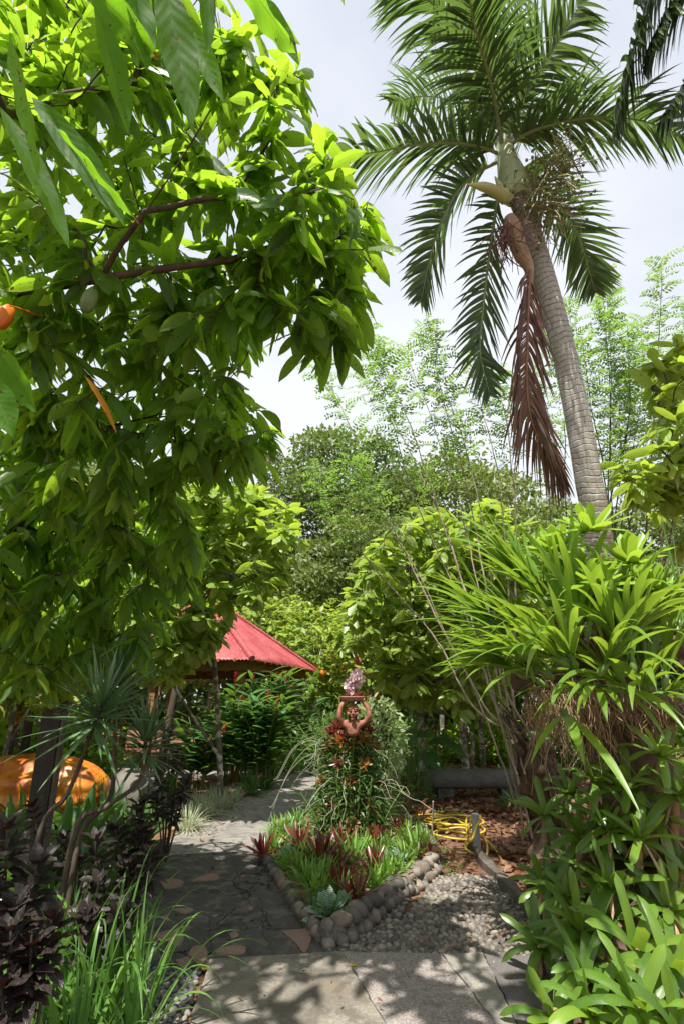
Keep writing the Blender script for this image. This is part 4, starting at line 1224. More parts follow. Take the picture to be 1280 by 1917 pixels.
S = np.cross(D, vw+.35*gg.normal(size=vw.shape))
blades(mb, O, D+np.array((0, 0, .12)), S, Ls, np.array([w for *_, w in near])*.8, prof_lance, .35, 1.2, 16, 6, -.30, .05, np.linspace(.2, .9, len(O)), 6)
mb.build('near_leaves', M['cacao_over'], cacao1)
mb = Off(b1)
O = P(158, 702, 2.3); E = P(222, 812, 2.3)
blades(mb, [O], [E-O], [(.5, -.8, .2)], [np.linalg.norm(E-O)], [.05], prof_lance, .1, 1.3, 10, 4, .5, .03, [.7], 2); mb.build('dying_leaf', M['orange_leaf'], cacao1)

# cacao with lichened slender trunk by the hut
b2 = G(414, 1502)
lines = [([b2, P(408, 1330, b2[1]*.96), P(396, 1200, b2[1]*.94), P(372, 1130, b2[1]*.93)], 14, None),
 ([P(350, 1060, 8.6), P(340, 990, 8.4)], 8, P(372, 1130, b2[1]*.93)),
 ([P(420, 1080, 8.6), P(460, 1010, 8.4), P(500, 970, 8.2)], 10, P(372, 1130, b2[1]*.93)),
 ([P(330, 1290, 9.3), P(300, 1200, 9.0), P(290, 1120, 8.8)], 10, P(412, 1400, b2[1]*.97))]
pl = [(290, 960), (390, 900), (480, 915), (545, 950), (560, 1000), (545, 1060), (500, 1110), (440, 1140), (400, 1210), (330, 1270), (200, 1260), (220, 1120)]
T = in_poly(pl, 420, 12, lambda x, y: (7.0, 9.2))
tree('cacao_tree', b2, 'cacao tree with a slim lichened trunk and red pods in front of the hut', 'tree', lines, T, 9, .33, .14, M['cacao_mid'], M['bark_grey'], 81, 'cacao trees of the garden', tip=.0055, kw=dict(nl=5, nw=2, wave=.03), rmax=.095,
 pods=[(P(338, 1045, 7.6), .055, M['pod_red']), (P(333, 1102, 7.6), .055, M['pod_red']), (P(395, 1105, 7.9), .055, M['pod_red']), (P(345, 1110, 7.7), .05, M['pod_red']), (P(342, 1060, 7.6), .05, M['pod_orange'])])

# cacao in the middle right with dark straight trunk
b3 = G(787, 1492)
lines = [([b3, P(788, 1380, 9.7), P(782, 1250, 9.4), P(778, 1180, 9.3), P(770, 1100, 9.1), P(765, 1040, 9.0)], 16, None),
 ([P(840, 1130, 9.0), P(900, 1060, 8.8)], 8, P(780, 1200, 9.3)), ([P(730, 1150, 9.1), P(710, 1080, 9.0)], 8, P(780, 1210, 9.3)), ([P(900, 1230, 8.8), P(960, 1180, 8.6)], 8, P(784, 1280, 9.5)),
 ([P(730, 1275, 9.2), P(700, 1240, 9)], 6, P(784, 1300, 9.5))]
pl = [(650, 1120), (680, 1030), (735, 990), (800, 950), (860, 965), (920, 930), (1000, 1000), (1010, 1120), (960, 1200), (940, 1330), (860, 1345), (790, 1330), (735, 1310), (700, 1240), (655, 1190)]
T = in_poly(pl, 560, 13, lambda x, y: (7.8, 10.4))
tree('cacao_tree', b3, 'cacao tree with a straight dark trunk right of the plant column', 'tree', lines, T, 9, .34, .145, M['cacao_mid'], M['bark_grey'], 91, 'cacao trees of the garden', tip=.005, kw=dict(nl=5, nw=2, wave=.03), rmax=.085,
 pods=[(P(705, 1300, 8.9), .05, M['pod_orange']), (P(733, 1340, 9.0), .05, M['pod_orange'])])

# cacao leaning in from the right edge
b4 = np.array((4.6, 4.9, 0.0))
lines = [([b4, np.array((4.3, 4.9, 1.6)), P(1330, 950, 4.7), P(1290, 860, 4.6)], 12, None), ([P(1240, 780, 4.6), P(1225, 720, 4.6)], 6, P(1290, 860, 4.6)), ([P(1250, 900, 4.4), P(1180, 900, 4.3)], 6, P(1330, 950, 4.7))]
T = np.concatenate([in_poly([(1210, 690), (1300, 600), (1340, 900), (1290, 960), (1170, 930), (1150, 880), (1220, 830)], 62, 14, lambda x, y: (4.2, 5.4)), in_poly([(1180, 880), (1300, 880), (1300, 1050), (1200, 980)], 18, 15, lambda x, y: (4.6, 5.8))])
tree('cacao_tree', b4, 'cacao tree leaning in from the right edge behind the bromeliads', 'tree', lines, T, 9, .30, .10, M['cacao_mid'], M['bark_dark'], 95, 'cacao trees of the garden', tip=.005, kw=dict(nl=6, nw=2, wave=.03))

# orchard of further cacao trees: three built, then copied
protos = []
def far_tree(seed, base, label, lm, n=210, per=11, L=.31, hgt=3.1, rx=1.5, rz=1.4, trunk_h=1.3, name='cacao_tree', cat='tree', group='cacao trees of the garden', W=.135, bm='bark_grey', nl=4, mid=None, rmax=.09, pods=0):
    g = rng(seed); b = np.asarray(base, float)
    c = b+np.array((0, 0, hgt))
    T = in_ell(c, (rx, rx, rz), n, seed, .45)
    T = T[T[:, 2] > b[2]+.7]
    ln = [([b, b+(g.normal(0, .08), g.normal(0, .08), trunk_h*.6), b+(g.normal(0, .15), g.normal(0, .15), trunk_h), c], 12, None)]
    for k in range(5):
        a = k*1.26+g.random(); ln.append(([c+np.array((math.cos(a)*rx*.4, math.sin(a)*rx*.4, -rz*.2)), c+np.array((math.cos(a)*rx*.75, math.sin(a)*rx*.75, rz*.25))], 6, b+np.array((0, 0, trunk_h*(1+.12*k)))))
    pd = [(b+np.array((g.normal(0, .5), g.normal(0, .5), trunk_h+.3+g.random()*1.2)), .06, M['pod_orange'] if g.random() < .6 else M['pod_red']) for _ in range(pods)]
    return tree(name, b, label, cat, ln, T, per, L, W, M[lm], M[bm], seed, group, tip=.006, kw=dict(nl=nl, nw=2, wave=0, back=2), rmax=rmax, pods=pd)[0]
A_ = far_tree(501, (0.9, 15.8, 0), 'cacao tree with yellowish leaves straight behind the plant column', 'cacao_far', pods=6)
B_ = far_tree(502, (-1.0, 19.0, 0), 'further cacao tree seen over the hut roof right slope', 'cacao_far', hgt=3.5, rx=1.8, rz=1.8, n=210, pods=6)
C_ = far_tree(503, (3.1, 13.6, 0), 'leafy cacao tree behind the log bench', 'cacao_far', hgt=3.0, rx=1.7, rz=1.6, pods=4)
spots = [
 (A_, (1.6, 17.4), 1.1, 'cacao tree between the column and the canes, second row back'), (B_, (-3.0, 21.5), 1.15, 'cacao tree crown rising behind the hut roof'),
 (C_, (0.9, 21.5), 1.2, 'far cacao tree under the tall forest trees, mid picture'), (A_, (-6.5, 19.5), 1.2, 'cacao tree left of the hut in deep shade'),
 (B_, (4.6, 17.0), 1.15, 'cacao tree behind the right hand orchids, third row'), (C_, (6.6, 14.0), 1.2, 'cacao tree far right behind the palm trunk'),
 (A_, (5.0, 10.6), 1.05, 'cacao tree close behind the palm trunk base'), (B_, (2.6, 11.9), .92, 'cacao tree crown right above the log bench'),
 (C_, (-9.0, 15.5), 1.2, 'cacao tree at far left behind the posts'), (A_, (-8.2, 11.5), 1.15, 'shaded cacao tree left behind the orange sculpture'),
 (B_, (-5.6, 9.8), .95, 'shaded cacao tree between the near trunk and the hut'), (C_, (-12, 22), 1.4, 'distant cacao tree at the left edge of the orchard'),
 (A_, (8.4, 19), 1.4, 'distant cacao tree at the right edge of the orchard'), (B_, (3.0, 24), 1.35, 'distant cacao tree below the dark forest crown'),
 (C_, (-0.9, 25.5), 1.35, 'distant cacao tree in the gap above the hut corner'), (A_, (-4.6, 27), 1.4, 'distant cacao tree hidden low behind the hut'),
 (B_, (7.2, 25), 1.4, 'distant cacao tree behind the feathery canes'), (B_, (-7.0, 8.2), .85, 'cacao tree added for shade at the left edge beside the orange sculpture'), (A_, (-4.9, 8.3), .80, 'cacao tree added for shade right behind the grey boulder'), (C_, (-6.6, 5.2), 1.15, 'unseen cacao tree beyond the left margin, added to shade the sculpture'),  # last three here are shade trees, added to darken the left side
 (C_, (-1.2, 18.6), .85, 'small cacao tree beyond the right corner of the hut')]
for k, (s_, (x, y), sc_, lab) in enumerate(spots):
    copy_thing(s_, (x, y, 0), (0, 0, k*1.7+.4), sc_, lab)

# ------------------------------------------------------------------ tall forest behind
def forest_tree(seed, base, H, R, label, lm, nclump=70, per=150, leaf=.34, name='forest_tree'):
    g = rng(seed); b = np.asarray(base, float)
    t_ = empty(name, b, label, 'tree', 'tall trees behind the orchard')
    sk = Skel(); top = b+np.array((0, 0, H*.72))
    sk.line([b, b+(0, 0, H*.3), top], 10)
    cl = in_ell(b+np.array((0, 0, H*.62)), (R, R, H*.38), nclump, seed, .5)
    cl = cl[cl[:, 2] > 1.5]
    sk.grow(cl, seed, bow=.1, k=6)
    mb = Off(b); sk.tubes(mb, .03, 2.2, 6, rmax=.45); mb.build('trunk', M['bark_far'], t_)
    O = []; D = []; Rn = []
    for c in cl:
        rc_ = R*(.20+.14*g.random()); tone = g.random()
        m = int(per*(.6+.8*g.random()))
        d = nrm(g.normal(size=(m, 3))+np.array((0, 0, .35)))
        pts = c+d*rc_*np.array((1.1, 1.1, .62))*(0.55+.45*g.random((m, 1)))
        O.append(pts); D.append(nrm(d*.7+g.normal(size=(m, 3))*.7)); Rn.append(np.clip(.6*tone+.4*g.random(m), 0, 1))
    O = np.concatenate(O); D = np.concatenate(D); Rn = np.concatenate(Rn)
    mb = Off(b)
    blades(mb, O, D, np.cross(D, g.normal(size=D.shape)+np.array((0, 0, 1.))), leaf*(.6+.6*g.random(len(O))), leaf*.5, prof_leaf, .3, 1, 2, 2, .3, 0, Rn, seed)
    mb.build('crown', M[lm], t_)
    return t_
F1 = forest_tree(601, (0.2, 33, 0), 18.6, 6.6, 'tall round dark green tree behind the orchard, centre', 'far_dark', 100, 300, .40)
F2 = forest_tree(602, (7.5, 34, 0), 17.6, 7.2, 'broad tall green tree behind the canes', 'far_green', 100, 280, .40)
F3 = forest_tree(603, (-5.6, 36, 0), 19.5, 4.6, 'olive brown tall tree peeping out left of the centre crown', 'far_brown', 60, 140, .38)
F4 = forest_tree(604, (2.6, 26.5, 0), 11.4, 4.6, 'pale green spreading tree in front of the tall dark tree', 'far_green', 80, 260, .30)
for k, (s_, loc, sc_, lab) in enumerate([(F2, (-12, 34), .95, 'tall green tree behind the near cacao leaves on the left'), (F1, (-19, 33), .95, 'tall dark tree at the left end of the forest'),
    (F1, (15, 36), .8, 'tall dark tree behind the palm trunk'), (F2, (23, 34), .85, 'tall green tree at the right end of the forest'), (F4, (-6.5, 27), .85, 'pale green tree above the left part of the hut'),
    (F4, (9.5, 26), .9, 'pale green tree behind the cane leaves on the right'), (F3, (30, 40), 1.0, 'olive tree far right beyond the frond tips'), (F3, (-28, 36), 1.1, 'olive tree far left behind the big cacao'),
    (F2, (3, 46), 1.0, 'tall green tree in the second line of forest, centre'), (F1, (-9, 46), .9, 'tall dark tree in the second line of forest, left'), (F1, (13, 48), .8, 'tall dark tree in the second line of forest, right')]):
    copy_thing(s_, (loc[0], loc[1], 0), (0, 0, k*2.1+1), sc_, lab)
# a distant belt of woodland closing the view at ground level
g = rng(77); m = 26000
ang = g.uniform(-1.15, 1.15, m); rad_ = g.uniform(42, 62, m)
O = np.stack([np.sin(ang)*rad_, np.cos(ang)*rad_, g.random(m)**1.2*(6.0+2.0*np.sin(ang*23))], -1)
D = nrm(g.normal(size=(m, 3)))
mb = MB(); blades(mb, O, D, np.cross(D, g.normal(size=D.shape)), .9, .55, prof_leaf, .3, 1, 2, 2, .3, 0, g.random(m), 5)
tag(mb.build('distant_woodland', M['far_dark']), 'distant woodland closing the view behind the orchard', kind='stuff')
# shrubs filling the shade at ground level behind the orchard
def bush(seed, n, R, H, L, W_, lm, base, label, name='shrub', cat='shrub', group='shrubs in the orchard shade', nl=3):
    g = rng(seed); mb = MB()
    d = nrm(g.normal(size=(n, 3))); d[:, 2] = np.abs(d[:, 2])
    O = d*np.array((R, R, H))*(.35+.65*g.random((n, 1))**.6)*(1+.25*np.sin(d[:, :1]*5+d[:, 1:2]*7))
    D = nrm(d+.8*g.normal(size=(n, 3))+np.array((0, 0, .3)))
    blades(mb, O, D, np.cross(D, np.array((0, 0, 1.))+.4*g.normal(size=(n, 3))), L*(.6+.5*g.random(n)), W_, prof_leaf, .5, 1.2, nl, 2, .25, 0, None, seed)
    for k in range(7):
        a = g.random()*6.28; tube(mb, [(0, 0, 0), (math.cos(a)*R*.3, math.sin(a)*R*.3, H*.5), (math.cos(a)*R*.6, math.sin(a)*R*.6, H*.85)], .012, 5, mat=1)
    o = mb.build(name, [M[lm], M['bark_dark']]); o.location = tuple(base)
    return tag(o, label, cat, group)
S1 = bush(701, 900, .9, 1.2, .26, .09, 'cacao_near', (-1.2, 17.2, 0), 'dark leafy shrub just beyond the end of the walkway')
S2 = bush(702, 900, .9, 1.3, .20, .08, 'small_leaf', (2.0, 15.6, 0), 'leafy shrub behind the broad paddle leaves')
for k, (s_, x, y, sc_, lab) in enumerate([(S1, .3, 18.6, 1.3, 'dark shrub in the second row behind the column'), (S2, -.4, 16.2, 1.1, 'shrub directly behind the top of the plant column'), (S1, 3.9, 15.6, 1.2, 'dark shrub in the shade beyond the log bench'),
    (S2, 5.4, 13.4, 1.2, 'shrub in the shade right of the log bench'), (S1, -9.6, 13.0, 1.4, 'dark shrub left of the orange sculpture'), (S2, -7.2, 14.2, 1.3, 'shrub between the posts and the hut'),
    (S2, -.7, 13.8, .85, 'leafy shrub at the end of the walkway left of the column'), (S2, 1.5, 11.8, .75, 'leafy shrub filling the gap right of the pale leaved one'),
    (S1, -6.4, 9.9, 1.2, 'dark shrub straight behind the orange sculpture'), (S2, -8.2, 9.2, 1.3, 'shrub at the left behind the dark trunks'), (S1, -4.9, 10.4, 1.0, 'dark shrub behind the grey boulder'), (S1, -10.5, 10.6, 1.6, 'large dark shrub closing the left edge'), (S2, -7.4, 11.6, 1.5, 'tall shrub in the deep shade at the left'),
    (S1, 1.4, 13.4, .8, 'low dark shrub behind the paddle leaves and dark trunk'), (S2, -5.6, 11.0, 1.0, 'shrub in front of the left wall of the hut'), (S1, 7.2, 11.4, 1.4, 'dark shrub at right behind the gnarled stump'), (S2, -11.5, 11.5, 1.3, 'shrub at the far left edge of the clearing')]):
    copy_thing(s_, (x, y, 0), (0, 0, k*1.3), sc_, lab)

# ------------------------------------------------------------------ feathery canes (pinnate leaves)
def pinnate(mb, O, D, L, n=6, lw=.020, ll=.045, seed=0):
    g = rng(seed); N = len(O)
    fs = np.linspace(.22, .98, n)
    up = np.array((0, 0, 1.))
    S = nrm(np.cross(D, up+.3*g.normal(size=D.shape)))
    pos = O.copy(); prev = 0; OO = []; DD = []; SS = []; LL = []; RR = []
    tone = g.random(N)
    for f in fs:
        d = nrm(D+np.array((0, 0, -.9))*f)
        pos = pos+d*((f-prev)*L)[:, None]; prev = f
        nn = np.cross(S, d)
        for s in (-1, 1):
            OO.append(pos); DD.append(nrm(S*s+d*.35+.15*g.normal(size=d.shape))); SS.append(d); LL.append(np.full(N, ll)*(.8+.4*g.random(N))*(1.15-.4*f)); RR.append(np.clip(tone*.7+.3*g.random(N), 0, 1))
    OO = np.concatenate(OO); 
    blades(mb, OO, np.concatenate(DD), np.concatenate(SS), np.concatenate(LL), lw, prof_leaf, .3, 1, 2, 2, .2, 0, np.concatenate(RR), seed, end_w=0.12)

def canes(base, label, paths, seed, per=44, start=.35, L=.24, ll=.05, lw=.022, name='pinnate_shrub', r=.014, cm='cane', side=None):
    t_ = empty(name, base, label, 'shrub', 'shrubs with feathery leaves')
    g = rng(seed); O = []; D = []
    lf = Off(base)
    for p in paths:
        q = poly_path(p, 46)
        q += np.cumsum(g.normal(0, .006, q.shape), 0)
        mb = Off(base); tube(mb, q, np.linspace(r*(.8+.5*g.random()), .003, 46), 6); mb.build('cane', M[cm], t_)
        t = nrm(np.gradient(q, axis=0))
        s0 = start+.1*g.random()
        for k in range(per):
            f = s0+(1-s0)*(k+g.random())/per
            i = min(45, int(f*45)); a = k*2.4+g.random()
            h = np.array((math.cos(a), math.sin(a), .35+.3*g.random()))
            O.append(q[i]); D.append(nrm(h+t[i]*.6))
    pinnate(lf, np.array(O), np.array(D), L*(.7+.5*g.random(len(O))), 7, lw, ll, seed)
    lf.build('foliage', M['feather'], t_)
    return t_

st = G(1042, 1655); st[2] = 0
gl_paths = []
ends = [((905, 1320), (800, 1130), (720, 960), (640, 780), (585, 680), 7.0), ((915, 1300), (850, 1120), (770, 930), (720, 760), (675, 600), 7.2), ((925, 1300), (860, 1080), (800, 880), (735, 720), (700, 650), 6.6),
        ((930, 1290), (890, 1120), (850, 960), (790, 780), (735, 640), 7.4), ((940, 1290), (905, 1110), (870, 920), (820, 740), (785, 600), 7.6), ((950, 1300), (925, 1080), (890, 900), (845, 760), (812, 620), 7.0),
        ((900, 1330), (830, 1180), (760, 1040), (690, 930), (640, 850), 6.2), ((955, 1290), (945, 1100), (925, 900), (890, 760), (875, 640), 7.4), ((890, 1330), (820, 1200), (720, 1080), (620, 960), (590, 880), 6.5),
        ((920, 1300), (870, 1120), (820, 960), (740, 800), (660, 690), 7.9), ((960, 1290), (965, 1110), (960, 930), (940, 780), (925, 700), 7.2)]
for *pts, d in ends:
    kq = len(gl_paths); a = P(985+18*math.sin(kq*5), 1390+60*(kq % 4), 5.55+.12*math.cos(kq*3)); gl_paths.append([a]+[P(x, y, 5.8+(d-5.8)*i/4) for i, (x, y) in enumerate(pts)])
canes(st, 'pollarded shrub whose pale arching canes carry feathery leaves up to the left of the palm', gl_paths, 811, per=50, start=.62, L=.30, ll=.064, lw=.028)
# knobbly bole of that shrub
mb = Off(st); g = rng(812)
sb = poly_path([st+(0, 0, -.05), P(1030, 1560, 5.55), P(1010, 1470, 5.55), P(990, 1390, 5.6)], 40)
tube(mb, sb, np.interp(np.linspace(0, 1, 40), [0, .1, .5, .85, 1], [.27, .21, .18, .17, .10]), 20, lump=.16, seed=5)
for k in range(60):
    i = int(g.random()*39); a = g.random()*6.28; rr = .17
    stones(mb, [sb[i]+np.array((math.cos(a)*rr, math.sin(a)*rr, 0))], [.03+.05*g.random()], 900+k, lumpy=.3)
for k in range(16):
    i = int(18+g.random()*20); a = g.random()*6.28
    s = sb[i]; e = s+np.array((math.cos(a)*.35, math.sin(a)*.2-.1, .25+.3*g.random()))
    tube(mb, poly_path([s, (s+e)/2+g.normal(0, .05, 3), e], 8), np.linspace(.02, .006, 8), 5)
pol = [o for o in COL.objects if o.name.startswith('pinnate_shrub')][0]
mb.build('gnarled_bole', M['stump'], pol)

gb = np.array((4.2, 8.8, 0.))
gp = []
for k, (xe, ye, d) in enumerate([(1120, 560, 8.6), (1128, 500, 9.0), (1165, 600, 8.4), (1240, 478, 8.8), (1205, 590, 9.4), (1060, 560, 9.2), (1020, 610, 9.6), (1275, 640, 8.2), (1180, 640, 8.8), (1095, 640, 8.0), (1230, 700, 9.2), (1290, 560, 9.5), (990, 690, 9.0), (1150, 700, 9.5)]):
    e = P(xe, ye, d); m_ = gb+(e-gb)*.5+np.array((.25*math.sin(k*3), 0, .25)); gp.append([gb+(.1*math.sin(k), .1*math.cos(k), 0), m_, gb+(e-gb)*.8+np.array((.1, 0, .18)), e])
canes(gb, 'tall feathery leaved shrub with thin dark shoots right of the palm trunk', gp, 821, per=66, start=.42, L=.32, ll=.075, lw=.032, cm='bark_dark')
# ------------------------------------------------------------------ host stump on the right with its epiphytes
hb = np.array((2.30, 4.45, 0.))
host = empty('tree_stump', hb, 'tall gnarled stump at the right smothered in orchids and bromeliads', 'stump')
mb = Off(hb); g = rng(840)
hs = poly_path([hb+(0, 0, -.05), hb+(-.02, 0, .8), hb+(-.10, -.05, 1.7), hb+(-.22, -.10, 2.45), hb+(-.24, -.10, 2.75)], 50)
tube(mb, hs, np.interp(np.linspace(0, 1, 50), [0, .15, .5, .8, 1], [.42, .32, .27, .22, .12]), 22, lump=.14, seed=9)
for k in range(70):
    i = int(g.random()*46); a = g.random()*6.28; rr = .26
    stones(mb, [hs[i]+np.array((math.cos(a)*rr, math.sin(a)*rr, 0))], [.04+.07*g.random()], 1000+k, lumpy=.3)
for a_, b_ in ((P(1100, 1345, 4.0), P(1330, 1345, 3.7)), (P(1150, 1310, 4.1), P(960, 1275, 4.1)), (P(1180, 1260, 4.0), P(1320, 1200, 3.9))):
    q = poly_path([a_, (a_+b_)/2+(0, 0, .05), b_], 16); tube(mb, q, np.linspace(.11, .07, 16), 12, lump=.15, seed=3)
for a_, b_ in ((hb+(0, -.2, .5), P(1150, 1750, 2.9)), (hb+(.1, -.2, .4), P(1230, 1800, 2.7)), (hb+(-.2, -.1, .4), P(1060, 1700, 3.6)), (hb+(0, -.2, .9), P(1110, 1560, 3.7)), (hb+(.2, -.2, .9), P(1230, 1560, 3.5)), (hb+(0, -.2, .3), P(1100, 1850, 2.7))):
    b_ = np.array(b_); b_[2] = max(b_[2]-.12, 0.0)
    q = poly_path([a_, (a_+b_)/2+g.normal(0, .05, 3), b_, b_+(0, 0, -.12)], 16); tube(mb, q, np.linspace(.15, .07, 16), 10, lump=.2, seed=int(g.random()*99))
mb.build('trunk', M['stump'], host)
# mat of hanging dry roots
mb = Off(hb)
for k in range(700):
    x = g.uniform(985, 1270); y = 1265+g.random()*60+.12*abs(x-1080); d = 3.6+g.random()*.5
    s = P(x, y, d); ln = (.10+.35*g.random()**1.5)*(1.5 if 1010 < x < 1110 else .8)
    q = [s]; v = np.array((g.normal(0, .5), -.4-.3*g.random(), -.3-g.random()))
    for j in range(5):
        v = nrm(v*.8+g.normal(0, .45, 3)+np.array((0, 0, -.55))); q.append(q[-1]+v*ln/5)
    tube(mb, q, .0016+.0016*g.random(), 3, g.random(), cap=False)
mb.build('hanging_roots', M['root'], host)
for k in range(26):      # papery old leaf bases
    mb = Off(hb); x = g.uniform(1000, 1270); y = g.uniform(1120, 1330); o_ = P(x, y, 3.75+g.random()*.3)
    blades(mb, [o_], [g.normal(0, 1, 3)], [g.normal(0, 1, 3)], [.16+.12*g.random()], [.05], prof_strap, .5, 1, 5, 2, .5, .05, None, k)
    mb.build('dead_leaf', M['root'], host)

def rosette_thing(name, c, label, cat, group, mat, axis=None, **k):
    mb = MB(); rosette(mb, (0, 0, 0), axis=axis, **k)
    o = mb.build(name, mat); o.location = tuple(c)
    return tag(o, label, cat, group)

# strap leaved orchids: pseudobulbs with long arching straps
OG = 'strap leaved orchid clumps on the stump'
def orchid(c, n, L, Wd, azr, el, seed, label, nb=3, grav=1.5):
    t_ = empty('orchid_clump', c, label, 'orchid', OG); g = rng(seed)
    lf = MB(); bu = MB()
    for b in range(nb):
        a = azr[0]+(azr[1]-azr[0])*(b+.5)/nb+g.normal(0, .15); e = math.radians(el+g.normal(0, 8))
        D = np.array((math.cos(a)*math.cos(e), math.sin(a)*math.cos(e), math.sin(e)))
        o_ = np.array((math.cos(a)*.05, math.sin(a)*.05, 0))+g.normal(0, .03, 3)
        tube(bu, poly_path([o_, o_+D*.06, o_+D*.16], 7), [.010, .020, .026, .024, .018, .013, .009], 9, .4)
        sd_ = nrm(np.cross(D, (0, 0, 1.))+1e-6); pl = np.cross(sd_, D)
        m = n
        kk = np.linspace(-1, 1, m)+g.normal(0, .08, m)
        fan = D[None]+sd_[None]*(kk*.42)[:, None]+pl[None]*(g.normal(0, .22, m)+.15)[:, None]
        S = np.cross(fan, pl[None]+.25*g.normal(size=(m, 3)))
        blades(lf, np.repeat((o_+D*.10)[None], m, 0), fan, S, L*(.65+.45*g.random(m)), Wd*(.8+.35*g.random(m)), prof_orchid, grav*(.4+.9*g.random(m)), 1.6, 11, 2, .28, 0, np.clip(g.normal(.5, .25, m), 0, 1), seed+b)
    a_ = bu.build('pseudobulbs', M['green_stem'], t_); b_ = lf.build('leaves', M['orchid'], t_)
    t_.location = tuple(c)
    return t_
pi = math.pi
for k, (x, y, d, n, L, W_, az, el, lab, nb, gv) in enumerate([
 (1158, 1268, 3.55, 8, .70, .040, (.6*pi, 2.2*pi), 72, 'upright orchid clump with pale bulbs, right of the papery sheath', 3, .9),
 (1232, 1292, 3.5, 8, .72, .040, (-.2*pi, 1.0*pi), 66, 'orchid clump furthest right, reaching over the right edge', 3, 1.0),
 (1044, 1272, 3.6, 8, .68, .036, (.75*pi, 1.15*pi), 34, 'orchid clump leaning far out left with long yellow green straps', 4, 1.1),
 (995, 1262, 3.8, 7, .62, .034, (.8*pi, 1.3*pi), 22, 'lowest left orchid clump whose straps spread nearly level', 4, .8),
 (1020, 1200, 3.8, 8, .66, .036, (.6*pi, 1.1*pi), 42, 'orchid clump above the lowest left one, straps fanning up left', 4, .8),
 (1045, 1130, 3.9, 8, .66, .036, (.6*pi, 1.1*pi), 50, 'orchid clump left of the bright bromeliads, straps rising left', 3, .8),
 (1095, 1180, 3.6, 8, .62, .038, (.9*pi, 1.9*pi), 60, 'orchid clump in the centre of the mass, facing the path', 3, 1.2),
 (1110, 1290, 3.45, 5, .50, .040, (1.1*pi, 1.7*pi), -10, 'orchid clump hanging straight down over the dry roots', 3, 1.2),
 (1190, 1200, 3.7, 8, .66, .038, (0, 2*pi), 70, 'tall orchid clump behind the papery sheath', 3, .9),
 (1260, 1190, 3.8, 7, .66, .036, (-.3*pi, .7*pi), 60, 'orchid clump high at the right edge', 3, .9),
 (1040, 1330, 3.55, 3, .75, .042, (1.3*pi, 1.5*pi), -30, 'orchid clump with one very long strap hanging to the left of the bromeliads', 1, 1.0),
 (985, 1215, 4.1, 7, .60, .032, (.8*pi, 1.1*pi), 30, 'small orchid clump furthest left and furthest back', 3, .7),
 (1205, 1300, 3.35, 8, .60, .040, (1.0*pi, 1.9*pi), 35, 'orchid clump facing the camera beneath the one at the right edge', 3, 1.3),
 (1080, 1250, 3.4, 8, .66, .040, (.8*pi, 1.7*pi), 40, 'orchid clump facing the camera over the densest dry roots', 4, 1.3),
 (1150, 1215, 3.4, 8, .60, .040, (1.0*pi, 2.0*pi), 58, 'orchid clump right in front of the brown papery sheath', 3, 1.3),
 (950, 1190, 4.0, 7, .66, .034, (.75*pi, 1.05*pi), 35, 'outermost left orchid clump reaching towards the thin canes', 3, .8),
 (1000, 1110, 4.0, 8, .70, .036, (.55*pi, 1.0*pi), 58, 'high left orchid clump whose straps stand against the cacao leaves', 3, .8),
 (1140, 1150, 3.9, 8, .55, .036, (0, 2*pi), 62, 'orchid clump directly beneath the bright bromeliads', 3, 1.0)]):
    orchid(P(x, y, d), n, L*1.15, W_*1.3, az, el, 850+k*7, lab, nb, gv)

# bright bromeliads on the top of the stump
TG = 'bright bromeliads on top of the stump'
for k, (x, y, d, L, lab) in enumerate([
 (1103, 998, 3.95, .33, 'bright yellow green bromeliad at the very top, in front of the palm trunk'),
 (1040, 1035, 4.1, .30, 'bright bromeliad left of the topmost one'),
 (1178, 1058, 3.9, .33, 'bright bromeliad with broad rounded leaves right below the topmost one'),
 (1120, 1100, 3.8, .30, 'bright bromeliad in the middle of the upper cluster'),
 (1215, 1110, 4.0, .28, 'bright bromeliad at the right end of the upper cluster'),
 (1075, 1075, 4.1, .26, 'smaller bright bromeliad behind the orchid straps')]):
    rosette_thing('bromeliad', P(x, y-4, d-.25), lab, 'bromeliad', TG, M['brom_top'], n=20, L=L, Wd=.078, el0=8, el1=78, prof=prof_brom, grav=.55, nl=7, nw=4, chan=.3, seed=870+k, spread=.03, axis=(-.1, -.35, 1))

